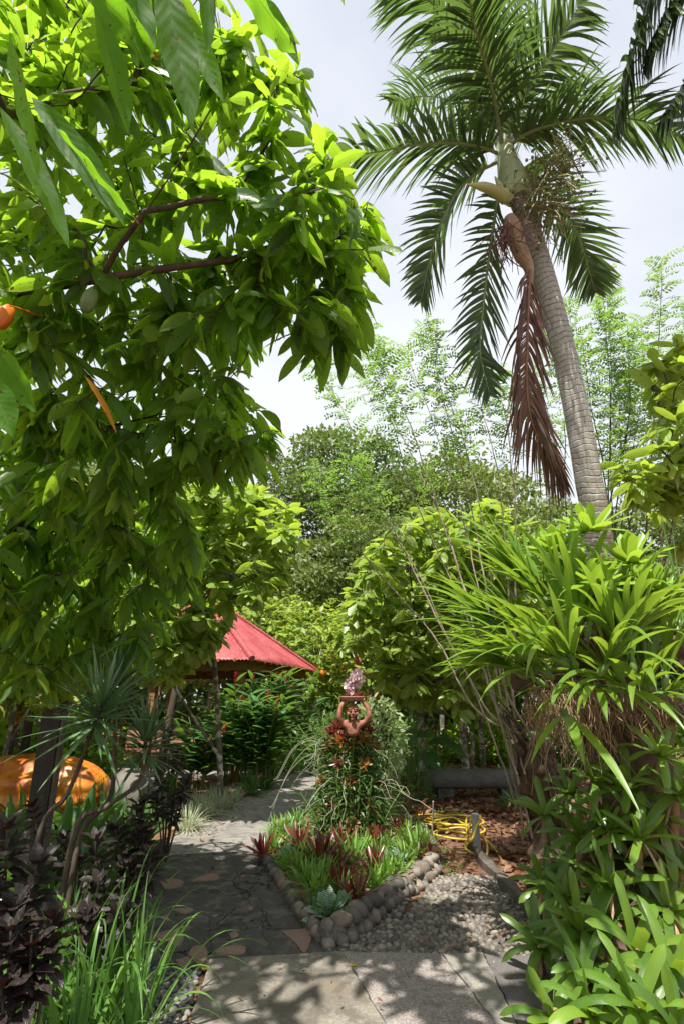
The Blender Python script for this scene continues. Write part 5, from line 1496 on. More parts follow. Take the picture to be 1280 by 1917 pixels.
# cascade of green bromeliads
CG = 'green bromeliads in the right hand cascade'
casc = [
 (1173, 1458, 3.5, 1.0, 'glossy bromeliad at the head of the cascade, right under the hanging roots'),
 (1137, 1535, 3.35, .9, 'bromeliad below the head one, its cup open to the path'),
 (1088, 1552, 3.5, .9, 'bromeliad left of centre in the second tier, leaning left'),
 (1022, 1512, 3.9, .9, 'leftmost upper bromeliad whose leaves stretch across the gnarled bole'),
 (1228, 1510, 3.4, 1.0, 'bromeliad in the second tier near the right edge'),
 (1022, 1645, 3.7, .85, 'bromeliad with one yellowing leaf hanging over the leaf litter'),
 (1143, 1640, 3.1, 1.05, 'bromeliad in the middle of the third tier with a broad wet leaf'),
 (1012, 1755, 3.1, .95, 'bromeliad standing upright at the edge of the pebble paving'),
 (1088, 1722, 3.0, 1.0, 'bromeliad with dead brown lower leaves beside the paving edge'),
 (1194, 1756, 2.75, 1.1, 'large pale hearted bromeliad low at the right'),
 (1252, 1682, 3.0, 1.0, 'bromeliad in the third tier touching the right edge'),
 (1095, 1800, 2.75, .9, 'bromeliad just above the bottom left clump of the cascade'),
 (1262, 1796, 2.6, 1.0, 'bromeliad low by the right edge, above the corner one'),
 (1110, 1876, 2.5, .95, 'bromeliad at the foot of the cascade, over the dark slab'),
 (1197, 1862, 2.4, .95, 'bromeliad at the foot of the cascade, second from the right corner'),
 (1042, 1890, 2.6, .85, 'leftmost bromeliad at the foot of the cascade'),
 (1272, 1905, 2.3, .95, 'bromeliad cut off by the bottom right corner'),
 (1065, 1470, 3.9, .8, 'small bromeliad tucked left of the head one'),
 (1185, 1600, 3.4, .9, 'shaded bromeliad between second and third tier'),
 (1060, 1610, 3.7, .8, 'shaded bromeliad behind the one with the yellowing leaf'),
 (1275, 1600, 3.3, .9, 'bromeliad half outside the right edge, between the tiers'),
 (1150, 1700, 3.1, .9, 'shaded bromeliad under the broad wet leaf'),
 (1238, 1398, 3.45, .95, 'bromeliad at the right under the horizontal root matted limb'),
 (1268, 1470, 3.3, .9, 'bromeliad at the right edge level with the head of the cascade'),
 (1198, 1550, 3.2, .95, 'bromeliad between the open cupped one and the right edge'),
 (1062, 1660, 3.4, .85, 'bromeliad between the yellowing leaf plant and the wet leaf plant'),
 (1115, 1445, 3.6, .85, 'bromeliad peeping out left of the head one beneath the hanging roots')
]
BR = []
for k in range(6):
    mb = MB(); rosette(mb, (0, 0, 0), n=10+k % 3*2, L=.40, Wd=.062, el0=-4+10*(k % 2), el1=66, prof=prof_brom, grav=1.5, nl=9, nw=4, chan=.28, seed=900+k, spread=.022, gpow=1.5, lj=.3, wave=.02)
    gq = rng(k)
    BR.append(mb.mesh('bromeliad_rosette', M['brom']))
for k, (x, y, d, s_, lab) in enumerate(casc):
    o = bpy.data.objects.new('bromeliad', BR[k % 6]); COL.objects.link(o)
    c = P(x, y, d); c[2] = max(c[2], .05)
    o.location = tuple(c+(0, .03, -.05)); o.scale = (s_,)*3
    gq = rng(k+5); o.rotation_euler = (.45+.15*gq.random(), (x-1140)/500+gq.normal(0, .1), gq.random()*6.28 if 0 else 0)
    o.rotation_mode = 'XYZ'
    q = Matrix.Rotation(.38+.2*gq.random(), 3, 'X')@Matrix.Rotation(-.3 if x < 1080 else (.1 if x < 1200 else .0), 3, 'Y')@Matrix.Rotation(gq.random()*6.28, 3, 'Z')
    o.rotation_euler = q.to_euler()
    tag(o, lab, 'bromeliad', CG)
    # a stalk of old leaf bases carries every rosette to the stump or the ground
    mb = Off(c); tube(mb, poly_path([c+(0, .05, -.09), c+(.0, .08, -.14), np.array((c[0]*.97+.03*hb[0], c[1]+.16, max(c[2]-.3, .0)))], 6), np.linspace(.022, .03, 6), 7)
    for j in range(5):
        a = gq.random()*6.28; blades(mb, [c+(0, .03, -.05)], [(math.cos(a), math.sin(a), -.8)], [(-math.sin(a), math.cos(a), 0)], [.16+.1*gq.random()], [.022], prof_strap, 1.0, 1.2, 5, 2, .6, .05, None, k*9+j)
    st_ = mb.build('old_stem', M['root'], None)
    mw = Matrix.LocRotScale(o.location, o.rotation_euler, o.scale)
    st_.parent = o; st_.matrix_parent_inverse = mw.inverted(); st_.location = tuple(c)

# ------------------------------------------------------------------ plants of the stone edged bed
def bed_rosettes(mat, names, specs, **k):
    vs = []
    for i in range(3):
        mb = MB(); kk = dict(k); kk['seed'] = k['seed']+i; rosette(mb, (0, 0, 0), **kk); vs.append(mb.mesh(names+'_rosette', M[mat]))
    for i, (x, y, s_, lab) in enumerate(specs):
        o = bpy.data.objects.new(names, vs[i % 3]); COL.objects.link(o)
        c = G(x, y, .09); o.location = tuple(c); o.scale = (s_*(1.05 if mat == 'bed_red' else 1.25),)*3; o.rotation_euler = (rng(i+3).normal(0, .22), rng(i+9).normal(0, .22), i*1.9)
        tag(o, lab, 'bromeliad', 'small bromeliads in the stone edged bed')
bed_rosettes('bed_red', 'bromeliad', [
 (493, 1600, .95, 'red bromeliad at the left end of the bed, right behind the pale end stone'),
 (560, 1588, 1.15, 'dark red bromeliad with spreading leaves, back left of the bed'),
 (598, 1612, 1.3, 'largest burgundy bromeliad in the middle of the bed'),
 (632, 1630, 1.0, 'red bromeliad between the burgundy one and the front pair'),
 (707, 1585, 1.15, 'coppery red bromeliad at the right foot of the plant column'),
 (698, 1630, 1.0, 'glossy red bromeliad with level leaves, right half of the bed'),
 (628, 1668, .95, 'upright red bromeliad near the front, left of the pair'),
 (668, 1692, 1.05, 'bright red bromeliad right at the front tip of the bed'),
 (652, 1660, .9, 'dull red bromeliad just behind the front pair'),
 (800, 1608, .8, 'red leaved bromeliad at the right rear corner of the bed'),
 (640, 1585, 1.0, 'red bromeliad in shade at the foot of the column'),
 (745, 1560, .9, 'red bromeliad behind the right hand green ones')],
 n=20, L=.27, Wd=.034, el0=22, el1=82, prof=prof_brom, grav=.30, nl=6, nw=2, chan=.35, seed=1100, spread=.015)
bed_rosettes('bed_green', 'bromeliad', [
 (536, 1565, 1.0, 'tall narrow green bromeliad at the back left of the bed'),
 (512, 1592, .8, 'small green bromeliad beside the leftmost red one'),
 (555, 1630, .95, 'green bromeliad spilling over the left row of stones'),
 (578, 1655, .9, 'yellow green bromeliad above the left stones, third from the tip'),
 (592, 1680, .9, 'green and yellow bromeliad by the left stones near the tip'),
 (660, 1612, 1.15, 'light green bromeliad in the centre right of the bed'),
 (722, 1650, 1.05, 'light green bromeliad leaning over the right row of stones'),
 (778, 1598, 1.15, 'bright green bromeliad clump at the right side of the bed'),
 (755, 1612, .95, 'green bromeliad next to the bright right hand clump'),
 (700, 1660, .8, 'small green bromeliad between red ones on the right'),
 (520, 1560, .9, 'green bromeliad furthest back on the left'),
 (610, 1640, .85, 'small green bromeliad between two burgundy ones'),
 (745, 1640, .8, 'small green bromeliad nearest the right stones'),
 (575, 1610, .85, 'green bromeliad behind the spilling one on the left'),
 (680, 1590, .9, 'green bromeliad in front of the column foot'),
 (795, 1585, .9, 'green bromeliad at the far right rear of the bed'),
 (622, 1612, .9, 'green bromeliad squeezed behind the largest burgundy one'),
 (560, 1548, .95, 'green bromeliad against the left foot of the column'),
 (705, 1608, .85, 'green bromeliad between column foot and the level leaved red one'),
 (640, 1675, .8, 'small green bromeliad just behind the silver banded one'),
 (600, 1655, .85, 'bright green bromeliad left of the burgundy clump near the stones'),
 (765, 1572, .95, 'green bromeliad behind the bright right hand clump'),
 (725, 1590, .85, 'green bromeliad beneath the coppery red one'),
 (530, 1625, .8, 'small green bromeliad tight against the left stones, midway')],
 n=26, L=.26, Wd=.028, el0=15, el1=84, prof=prof_point, grav=.40, nl=6, nw=2, chan=.35, seed=1110, spread=.02)
bed_rosettes('bed_silver', 'bromeliad', [
 (615, 1712, 1.0, 'silver banded dark bromeliad right behind the front tip stones'),
 (540, 1608, .85, 'banded bluish bromeliad among the left green ones'),
 (738, 1618, .9, 'banded bluish bromeliad among the right green ones'),
 (640, 1702, .8, 'small silver banded bromeliad beside the front red one'),
 (590, 1700, .6, 'tiny banded bromeliad by the left tip stones')],
 n=20, L=.17, Wd=.05, el0=10, el1=70, prof=prof_brom, grav=.45, nl=5, nw=2, chan=.3, seed=1120, spread=.02)
# low creeper filling the gaps of the bed
g = rng(1130); mb = MB(); m = 2600
pts = []
bp = [tuple(q[:2]) for q in bed]
while len(pts) < m:
    q = g.uniform((-1.4, 4.2), (1.6, 8.4))
    if inside(bp, q): pts.append((q[0], q[1], .09+.10*g.random()))
O = np.array(pts); D = nrm(g.normal(size=O.shape)+np.array((0, 0, .7)))
blades(mb, O, D, np.cross(D, g.normal(size=D.shape)), .05+.05*g.random(m), .018, prof_leaf, .4, 1, 3, 2, .2, 0, None, 6)
tag(mb.build('ground_cover', M['small_leaf']), 'small leaved ground cover between the bed bromeliads', kind='stuff')

# ------------------------------------------------------------------ plant covered column and the clay bust
cb = G(655, 1572, 0)
cd = float(np.dot(cb-np.array((0, 0, EYE)), (0, cp, sp)))
colm = empty('planted_column', cb, 'tall column wrapped in creepers, orchids and tiny bromeliads in the bed', 'planted column')
mb = Off(cb); q = poly_path([cb+(0, 0, -.05), cb+(0, 0, .6), cb+(0, 0, 1.20)], 20); tube(mb, q, np.interp(np.linspace(0, 1, 20), [0, .5, 1], [.25, .23, .18]), 20, lump=.12); mb.build('core', M['stump'], colm)
def on_col(n, seed, z0=.1, z1=1.15, out=(.0, .16)):
    g = rng(seed); z = g.uniform(z0, z1, n); a = g.uniform(0, 2*pi, n)
    R = .25-.03*z/1.15+.04*np.sin(z*5.0)+(out[0]+(out[1]-out[0])*g.random(n)**1.5)
    return np.stack([cb[0]+np.cos(a)*R, cb[1]+np.sin(a)*R, z], -1), np.stack([np.cos(a), np.sin(a), 0*a], -1), g
O, Nn, g = on_col(3800, 1201); D = nrm(Nn+.8*g.normal(size=O.shape)+np.array((0, 0, .1)))
mb = Off(cb); blades(mb, O, D, np.cross(D, g.normal(size=D.shape)), .06+.07*g.random(len(O)), .022, prof_leaf, .6, 1, 3, 2, .2, 0, None, 7); mb.build('creeper_leaves', M['small_leaf'], colm)
mb = Off(cb); O, Nn, g = on_col(50, 1202, .3, 1.2, (.0, .12))
for k in range(50):
    q_ = [O[k]]; v = nrm(Nn[k]+(0, 0, .5)); ln = .3+.55*g.random()
    for j in range(8):
        v = nrm(v+g.normal(0, .35, 3)+np.array((0, 0, -.30))+Nn[k]*.05); q_.append(q_[-1]+v*ln/8)
    tube(mb, poly_path(q_, 18), .0018+.002*g.random(), 5, cap=False)
for k in range(4):   # long bare roots arching out on the left
    s = cb+(-.30, -.1, 1.05-.08*k*g.random()); e = s+(-.50-.15*g.random(), -.1*g.random(), -.1-.55*g.random())
    tube(mb, poly_path([s, s+(-.18, -.05, .10), (s+e)/2+(-.12, 0, .14), e, e+(-.05, 0, -.2*g.random())], 22), .0032, 5)
mb.build('aerial_roots', M['root_pale'], colm)

def vanda(c, H, lean, seed, label, L=.17):
    t_ = empty('vanda_orchid', c, label, 'orchid', 'stem orchids on the planted column'); g = rng(seed)
    q = poly_path([(0, 0, 0), (lean[0]*.4, lean[1]*.4, H*.5), (lean[0], lean[1], H)], 30)
    mb = MB(); tube(mb, q, .007, 6); mb.build('stem', M['green_stem'], t_)
    mb = MB(); n = int(H/.022); az = g.random()*pi
    idx = np.linspace(2, 29, n); O = np.array([q[int(i)] for i in idx])
    sg = np.where(np.arange(n) % 2 == 0, 1, -1)
    D = np.stack([math.cos(az)*sg, math.sin(az)*sg, .55+0*sg], -1)+.10*g.normal(size=(n, 3)); S = np.tile(np.array((-math.sin(az), math.cos(az), 0.)), (n, 1))
    blades(mb, O, D, S, L*(.75+.4*g.random(n)), .016, prof_strap, .9, 1.3, 6, 2, .5, 0, None, seed)
    mb.build('leaves', M['vanda'], t_)
g = rng(1210)
vl = ['left front foot', 'left side, half way up', 'left side near the top, leaning out', 'left rear near the top', 'front face, low', 'front face, half way', 'front face, high', 'right front, low', 'right side, half way up', 'right side, high', 'right rear, leaning out', 'right foot, leaning over the soil', 'left foot, leaning over the walkway', 'rear top, tallest stem', 'front, just left of centre', 'front, just right of centre']
for k, l_ in enumerate(vl):
    a = [3.6, 3.3, 3.2, 2.6, 4.7, 4.5, 4.8, 5.3, 6.0, 6.2, .4, 5.9, 3.7, 1.9, 4.3, 5.0][k]
    z = [.1, .45, .75, .8, .15, .5, .8, .15, .45, .75, .5, .05, .05, .9, .3, .35][k]
    R = .36 if z < .3 else .32
    c = cb+(math.cos(a)*R, math.sin(a)*R, z)
    vanda(c, [.5, .5, .55, .6, .5, .45, .35, .55, .5, .4, .6, .55, .5, .75, .5, .5][k], (math.cos(a)*(.1+.25*(k in (2, 10, 11, 12))), math.sin(a)*.1), 1220+k, 'green stem orchid on the planted column: '+l_, .17 if k % 2 else .20)
mb_ = []
for i in range(3):
    mb = MB(); rosette(mb, (0, 0, 0), n=16, L=.135, Wd=.026, el0=5, el1=75, prof=prof_brom, grav=.4, nl=5, nw=2, chan=.3, seed=1260+i, spread=.01); mb_.append((mb.mesh('small_red_rosette', M['bed_red']), mb.mesh('small_copper_rosette', M['bed_copper'])))
topl = ['low in front of the chest of the clay bust',  'at the bust left shoulder', 'under the bust right elbow', 'at the left rim of the column top', 'at the right rim of the column top', 'in front of the column top, lower row left', 'in front of the column top, lower row middle', 'in front of the column top, lower row right', 'far left below the rim', 'far right below the rim', 'behind the left shoulder of the bust', 'behind the right shoulder of the bust']
for k, l_ in enumerate(topl):
    a = [4.7, 3.9, 5.6, 3.3, 6.1, 4.2, 4.75, 5.3, 3.5, 5.9, 2.4, .7][k]; z = [1.20, 1.20, 1.20, 1.14, 1.15, 1.06, 1.03, 1.06, .98, .99, 1.2, 1.2][k]; R = [.14, .17, .2, .26, .27, .27, .3, .28, .32, .33, .2, .2][k]
    o = bpy.data.objects.new('bromeliad', mb_[k % 3][0 if k in (0, 1, 2, 3, 4, 8, 10) else 1]); COL.objects.link(o); o.location = tuple(cb+(math.cos(a)*R*.9, math.sin(a)*R*.9, z+.05)); o.scale = (1.35,)*3
    o.rotation_euler = (Matrix.Rotation(a, 3, 'Z')@Matrix.Rotation(.45, 3, 'Y')@Matrix.Rotation(k*1.3, 3, 'Z')).to_euler()
    tag(o, ('tiny red bromeliad ' if o.data is mb_[k % 3][0] else 'tiny copper and green bromeliad ')+l_, 'bromeliad', 'tiny bromeliads on the planted column')
for k, (dx, dy, z, l_) in enumerate([(-.07, -.17, 1.27, 'tiny red bromeliad covering the left of the clay bust chest'), (.06, -.18, 1.27, 'tiny red bromeliad covering the right of the clay bust chest'), (.17, -.12, 1.29, 'tiny red bromeliad beside the right arm of the clay bust'), (-.17, -.12, 1.28, 'tiny red bromeliad beside the left arm of the clay bust'), (0, -.22, 1.17, 'tiny red bromeliad right beneath the clay bust')]):
    o = bpy.data.objects.new('bromeliad', mb_[k % 3][0]); COL.objects.link(o); o.location = tuple(cb+(dx, dy, z)); o.scale = (1.1,)*3; o.rotation_euler = (.45, dx*2, k*1.3)
    tag(o, l_, 'bromeliad', 'tiny bromeliads on the planted column')
sl = ['upper left of the front face', 'upper right of the front face', 'centre of the front face', 'lower left of the front face', 'lower right of the front face', 'left side half way up', 'right side half way up', 'low in the middle, above the red bed plants', 'left side low', 'right side low']
for k, l_ in enumerate(sl):
    a = [4.3, 5.2, 4.7, 4.1, 5.4, 3.5, 6.0, 4.75, 3.6, 5.8][k]; z = [.88, .86, .68, .45, .42, .65, .62, .25, .3, .3][k]; R = .36
    o = bpy.data.objects.new('bromeliad', mb_[k % 3][1 if k % 3 else 0]); COL.objects.link(o); o.location = tuple(cb+(math.cos(a)*R, math.sin(a)*R, z))
    o.rotation_euler = (Matrix.Rotation(a, 3, 'Z')@Matrix.Rotation(.9, 3, 'Y')@Matrix.Rotation(k*1.3, 3, 'Z')).to_euler(); o.scale = (.95,)*3
    tag(o, 'tiny bromeliad on the planted column, '+l_, 'bromeliad', 'tiny bromeliads on the planted column')

# clay bust: one continuous body, arms raised to a shallow bowl on the head
def skin_mesh(name, pts, edges, rad, mat, parent=None, sub=2, root=0):
    me = bpy.data.meshes.new(name); me.from_pydata([tuple(p) for p in pts], edges, [])
    o = bpy.data.objects.new(name, me); COL.objects.link(o)
    sk_ = o.modifiers.new('skin', 'SKIN'); 
    for i, r in enumerate(rad):
        d = me.skin_vertices[0].data[i]; d.radius = (r, r) if not hasattr(r, '__len__') else r
        d.use_root = (i == root)
    ss = o.modifiers.new('sub', 'SUBSURF'); ss.levels = sub; ss.render_levels = sub
    dg = bpy.context.evaluated_depsgraph_get(); ev = o.evaluated_get(dg)
    m2 = bpy.data.meshes.new_from_object(ev)
    bpy.data.objects.remove(o)
    m2.materials.clear(); m2.materials.append(mat)
    for p in m2.polygons: p.use_smooth = True
    o2 = bpy.data.objects.new(name, m2); COL.objects.link(o2); o2.parent = parent
    return o2
sc0 = P(660, 1380, cd-.05)          # foot of the bust
bust = empty('clay_bust', sc0, 'terracotta bust of a woman holding a planted bowl on her head, on the plant column', 'statue')
u = .165                             # head height
pts = [(0, 0, 0), (0, 0, .09), (0, .0, .165), (.0, -.005, .20), (.0, -.012, .262), (.0, -.012, .315), (-.0, -.008, .375),
       (.085, 0, .155), (.150, -.02, .165), (.205, -.06, .240), (.180, -.06, .345), (.125, -.055, .405), (.085, -.06, .430),
       (-.085, 0, .150), (-.135, -.02, .155), (-.165, -.07, .235), (-.145, -.07, .35), (-.10, -.05, .405), (-.07, -.05, .425)]
edg = [(0, 1), (1, 2), (2, 3), (3, 4), (4, 5), (5, 6), (2, 7), (7, 8), (8, 9), (9, 10), (10, 11), (11, 12), (2, 13), (13, 14), (14, 15), (15, 16), (16, 17), (17, 18)]
rad = [(.08, .06), (.085, .06), (.062, .05), (.036, .036), (.068, .074), (.082, .092), (.070, .080), .040, .034, .034, .030, .022, .02, .046, .042, .034, .030, .022, .02]
skin_mesh('body', pts, edg, rad, M['terracotta'], bust)
mb = MB()
def ell(mb, c, r, rot=0.0, rnd=.5):
    A = np.array(Matrix.Rotation(rot, 3, 'Y')); mb.add((BV2*np.asarray(r))@A.T+np.asarray(c), BF2, rnd)
ell(mb, (0, -.106, .288), (.013, .024, .032)); ell(mb, (0, -.118, .272), (.018, .016, .012))        # nose
ell(mb, (0, -.096, .244), (.030, .016, .008)); ell(mb, (0, -.094, .232), (.026, .016, .008))        # lips
ell(mb, (0, -.080, .208), (.028, .022, .018))                                                       # chin
for s in (-1, 1):
    ell(mb, (s*.034, -.090, .305), (.020, .013, .009)); ell(mb, (s*.034, -.094, .325), (.027, .012, .006), s*.15); ell(mb, (s*.084, -.010, .290), (.012, .022, .034)); ell(mb, (s*.046, -.078, .268), (.022, .016, .020))
mb.build('face_features', M['terracotta'], bust)
for s in (-1, 1):
    for k in range(5):
        b0 = Vector((s*(.07), -.055, .425)); a = (-.9+.42*k)
        ln = (.05, .060, .066, .060, .048)[k]
        if k == 0: tip = b0+Vector((s*-.01, -.035, -.01)); mid = b0+Vector((s*.005, -.02, -.005))
        else:
            mid = b0+Vector((-s*ln*.55, -.012+.010*k, .004+.004*k)); tip = b0+Vector((-s*ln, .004+.012*k, .014))
        skin_mesh('finger', [b0, mid, tip], [(0, 1), (1, 2)], [.0095, .0085, .007], M['terracotta'], bust, 1)
mb = MB(); n = 28; prof_b = [(.0, .405), (.06, .408), (.12, .425), (.155, .455), (.162, .462), (.152, .464), (.10, .445), (.0, .435)]
V = [(r*math.cos(2*pi*j/n)*1.05, r*math.sin(2*pi*j/n), z) for r, z in prof_b for j in range(n)]
mb.add(V, [[i*n+j, i*n+(j+1) % n, (i+1)*n+(j+1) % n, (i+1)*n+j] for i in range(len(prof_b)-1) for j in range(n)], .5)
mb.build('bowl', M['terracotta_pale'], bust)
for k, (dx, s_, l_) in enumerate([(.06, 1.25, 'red bromeliad growing on the right of the bowl the clay bust holds'), (-.05, .9, 'red bromeliad growing on the left of the bowl the clay bust holds'), (.12, .9, 'red bromeliad drooping over the right rim of the bust bowl')]):
    o = bpy.data.objects.new('bromeliad', mb_[k][0]); COL.objects.link(o); o.location = tuple(sc0+(dx, -.02, .45)); o.scale = (s_*.85,)*3; o.rotation_euler = (.2, .5*dx*10*.4, k)
    tag(o, l_, 'bromeliad', 'bromeliads in the bowl of the clay bust')
# pale pink orchid spray above
oc_ = sc0+(.02, .05, .44)
po = empty('flowering_orchid', oc_, 'pale pink orchid spray rising above the clay bust', 'orchid'); g = rng(1300)
mb = Off(oc_); q = poly_path([oc_, oc_+(.02, 0, .16), oc_+(.03, -.02, .30)], 14); tube(mb, q, .004, 5); q2 = poly_path([oc_, oc_+(-.03, -.02, .12), oc_+(-.06, -.03, .22)], 14); tube(mb, q2, .004, 5)
mb.build('flower_stem', M['green_stem'], po)
for k in range(19):
    c = (q if k % 3 else q2)[int(6+g.random()*7)]+g.normal(0, .035, 3)
    mb = Off(oc_); rosette(mb, c, 5, .065, .048, 20, 20, prof_leaf, .3, 4, 2, .2, seed=k+1301, spread=.002, axis=(g.normal(0, .4), -1, .3)); stones(mb, [c], [.007], k); mb.build('flower', M['pink_petal'], po)
# pale leaved shrub behind the bust
bush(1320, 620, .50, .55, .12, .055, 'cacao_far', cb+(.42, .6, 1.05-1.05), 'x')
vb = [o for o in COL.objects if o.get('label') == 'x'][0]; bpy.data.objects.remove(vb)
def pale_bush():
    g = rng(1321); mb = MB(); n = 1500
    d = nrm(g.normal(size=(n, 3))); O = d*np.array((.42, .34, .62))*(.5+.5*g.random((n, 1))**.5)+np.array((0, 0, 1.02)); D = nrm(d+.8*g.normal(size=(n, 3)))
    blades(mb, O, D, np.cross(D, np.array((0, 0, 1.))+.4*g.normal(size=(n, 3))), .06+.05*g.random(n), .042, prof_leaf, .4, 1, 3, 2, .2, 0, None, 5)
    for k in range(9):
        a = g.random()*6.28; tube(mb, [(0, 0, 0), (math.cos(a)*.12, math.sin(a)*.12, .6), (math.cos(a)*.3, math.sin(a)*.25, 1.2)], .010, 5, mat=1)
    return mb
M['pale_leaf'] = leaf_mat('pale_variegated_leaf', [(.20, .32, .10), (.34, .44, .20), (.50, .55, .36)], (.5, .65, .25), .35, .45)
o = pale_bush().build('shrub', [M['pale_leaf'], M['bark_dark']]); o.location = tuple(cb+(.42, .85, .0)); tag(o, 'pale cream and green leaved shrub right behind the clay bust', 'shrub')

# ------------------------------------------------------------------ plants on the left
def stems_plant(name, base, label, cat, group, stems, lm, L, Wd, per, seed, stem_m='bark_dark', el=(10, 80), grav=.6, prof=prof_lance, nl=6, nw=2, chan=-.2, spiral_len=.16, rs=np.linspace(.013, .004, 20), heads_only=True, wave=.02):
    t_ = empty(name, base, label, cat, group); g = rng(seed)
    mb = Off(base)
    for s in stems: tube(mb, poly_path(s, 20), rs, 8)
    mb.build('stem', M[stem_m], t_)
    for s in stems:
        q = poly_path(s, 20); mb = Off(base); ax = nrm(q[-1]-q[-4])
        m = max(1, int(per/6))
        for j in range(m):
            f = j/m; c = q[-1]-ax*spiral_len*(1-f)
            rosette(mb, c, 6, L*(1.0-.25*f), Wd, el[0]+(el[1]-el[0])*f*.6, el[0]+(el[1]-el[0])*f, prof, grav*(1-.6*f), nl, nw, chan, seed+j*7+int(abs(q[-1][0])*100), .01, None, 1.3, wave, axis=ax)
        mb.build('leaf_head', M[lm], t_)
    return t_
TI = 'dark leaved cordylines'
def stem_to(bx, by, d, heads):
    b = P(bx, by, d); b[2] = 0.
    return b, [[b, (b+h)/2+(.02, .0, 0), h] for h in heads]
for k, (bx, by, d, hd, lab) in enumerate([
 (20, 1800, 2.3, [(15, 1535, 2.25), (72, 1600, 2.2), (-30, 1620, 2.1), (30, 1680, 2.1)], 'near black leaved cordyline at the left edge with the largest heads'),
 (60, 1900, 2.0, [(60, 1750, 2.0), (20, 1720, 2.0), (100, 1700, 2.1), (0, 1830, 1.9)], 'lower near black cordyline in the bottom left corner, behind the grass'),
 (180, 1780, 2.9, [(185, 1640, 2.85), (225, 1690, 2.75), (180, 1560, 3.0), (160, 1700, 2.7)], 'dark cordyline standing before the worn paving'),
 (250, 1720, 3.2, [(285, 1590, 3.1), (270, 1545, 3.2), (240, 1610, 3.1), (262, 1495, 3.3), (215, 1540, 3.2)], 'dark cordyline with several heads beside the broad green straps'),
 (312, 1560, 5.2, [(335, 1400, 5.2), (300, 1440, 5.1), (350, 1455, 5.1), (318, 1365, 5.3), (290, 1490, 5.0), (325, 1500, 5.1)], 'dark cordyline behind the striped grass, furthest back'),
 (120, 1660, 3.6, [(120, 1560, 3.6), (60, 1500, 3.7), (150, 1600, 3.5)], 'dark cordyline between the wooden post and the broad straps')]):
    b, s = stem_to(bx, by, d, [P(*h) for h in hd])
    stems_plant('cordyline', b, lab, 'cordyline', TI, s, 'ti', .14, .046, 30, 1400+k*11, spiral_len=.20, el=(-5, 72), grav=1.1, wave=.05)
# dracaenas: dense balls of narrow blades on bent bare stems
for k, (pts, L, lab) in enumerate([
 ([(75, 1560, 3.3), (130, 1480, 3.35), (190, 1320, 3.4)], .62, 'big dracaena head of narrow blades on the left, above the orange sculpture'),
 ([(140, 1560, 3.2), (200, 1510, 3.3), (262, 1460, 3.5), (275, 1375, 3.6)], .46, 'second dracaena head, lower and right of the big one'),
 ([(150, 1570, 3.4), (210, 1480, 3.6), (215, 1290, 3.8), (222, 1270, 3.8)], .55, 'dracaena head standing highest, behind the big one')]):
    b = P(*pts[0]); b[2] = 0
    q = [b]+[P(*p) for p in pts]
    t_ = empty('dracaena', b, lab, 'dracaena', 'narrow bladed dracaenas on the left')
    mb = Off(b); tube(mb, poly_path(q, 30), np.linspace(.019, .012, 30), 10, lump=.05); mb.build('stem', M['bark_dark'], t_)
    mb = Off(b); ax = nrm(q[-1]-q[-2]+(0, 0, .3))
    for j in range(4):
        rosette(mb, q[-1]-ax*.04*(3-j), 20, L*(1-.06*j), .030, -25+22*j, 5+26*j, prof_point, .35, 8, 2, .35, 1500+k*20+j, .012, axis=ax, lj=.25)
    mb.build('blades', M['dracaena'], t_)
# broad green strap lilies
LG = 'broad strap leaved lilies on the left'
lv = []
for i in range(3):
    mb = MB(); rosette(mb, (0, 0, 0), 18, .78, .085, 30, 84, prof_orchid, 1.5, 11, 4, .3, 1600+i, .03, gpow=1.8, lj=.3, wave=.02); lv.append(mb.mesh('strap_lily', M['lily']))
for k, (x, y, s_, lab) in enumerate([(150, 1640, 1.0, 'strap lily beneath the big dracaena'), (215, 1640, .9, 'strap lily left of the dark cordyline heads'), (95, 1660, 1.0, 'strap lily at the foot of the dark wooden post'), (60, 1790, .95, 'strap lily behind the near black cordyline, with one leaf over the paving'), (200, 1560, .95, 'strap lily in front of the orange sculpture end'), (130, 1570, .9, 'strap lily between post and orange sculpture'), (262, 1590, .8, 'strap lily at the edge of the grey walkway'), (180, 1700, .9, 'strap lily close behind the dark cordyline in the middle'), (30, 1690, 1.0, 'strap lily at the left edge under the post'), (250, 1500, .9, 'strap lily in front of the grey boulder'), (310, 1500, .85, 'strap lily right of the grey boulder'), (50, 1560, 1.0, 'strap lily left of the wooden post'), (155, 1600, 1.0, 'strap lily straight below the lower dracaena head'), (20, 1600, 1.0, 'strap lily at the left edge before the orange sculpture'), (285, 1540, .85, 'strap lily between cordyline heads and striped grass')]):
    o = bpy.data.objects.new('strap_lily', lv[k % 3]); COL.objects.link(o); o.location = tuple(G(x, y)); o.scale = (s_*1.3,)*3; o.rotation_euler = (0, 0, k*1.4); tag(o, lab, 'lily', LG)
# striped grass edging the walkway
VG = 'striped grass tufts edging the walkway'
gv = []
for i in range(3):
    mb = MB(); rosette(mb, (0, 0, 0), 170, .50, .014, 12, 84, prof_point, 1.6, 7, 2, .25, 1620+i, .07, gpow=1.5, lj=.5); gv.append(mb.mesh('striped_grass', M['varieg']))
for k, (x, y, s_, lab) in enumerate([(352, 1555, 1.0, 'striped grass tuft nearest the camera'), (385, 1530, 1.0, 'striped grass tuft second from the near end'), (415, 1515, 1.0, 'striped grass tuft below the lichened trunk'), (438, 1500, .85, 'striped grass tuft furthest along the walkway'), (370, 1515, .95, 'striped grass tuft in the back row, near the cordyline'), (400, 1498, .9, 'striped grass tuft in the back row, near the trunk')]):
    o = bpy.data.objects.new('striped_grass', gv[k % 3]); COL.objects.link(o); o.location = tuple(G(x, y)); o.scale = (s_,)*3; o.rotation_euler = (0, 0, k*2.4); tag(o, lab, 'grass tuft', VG)
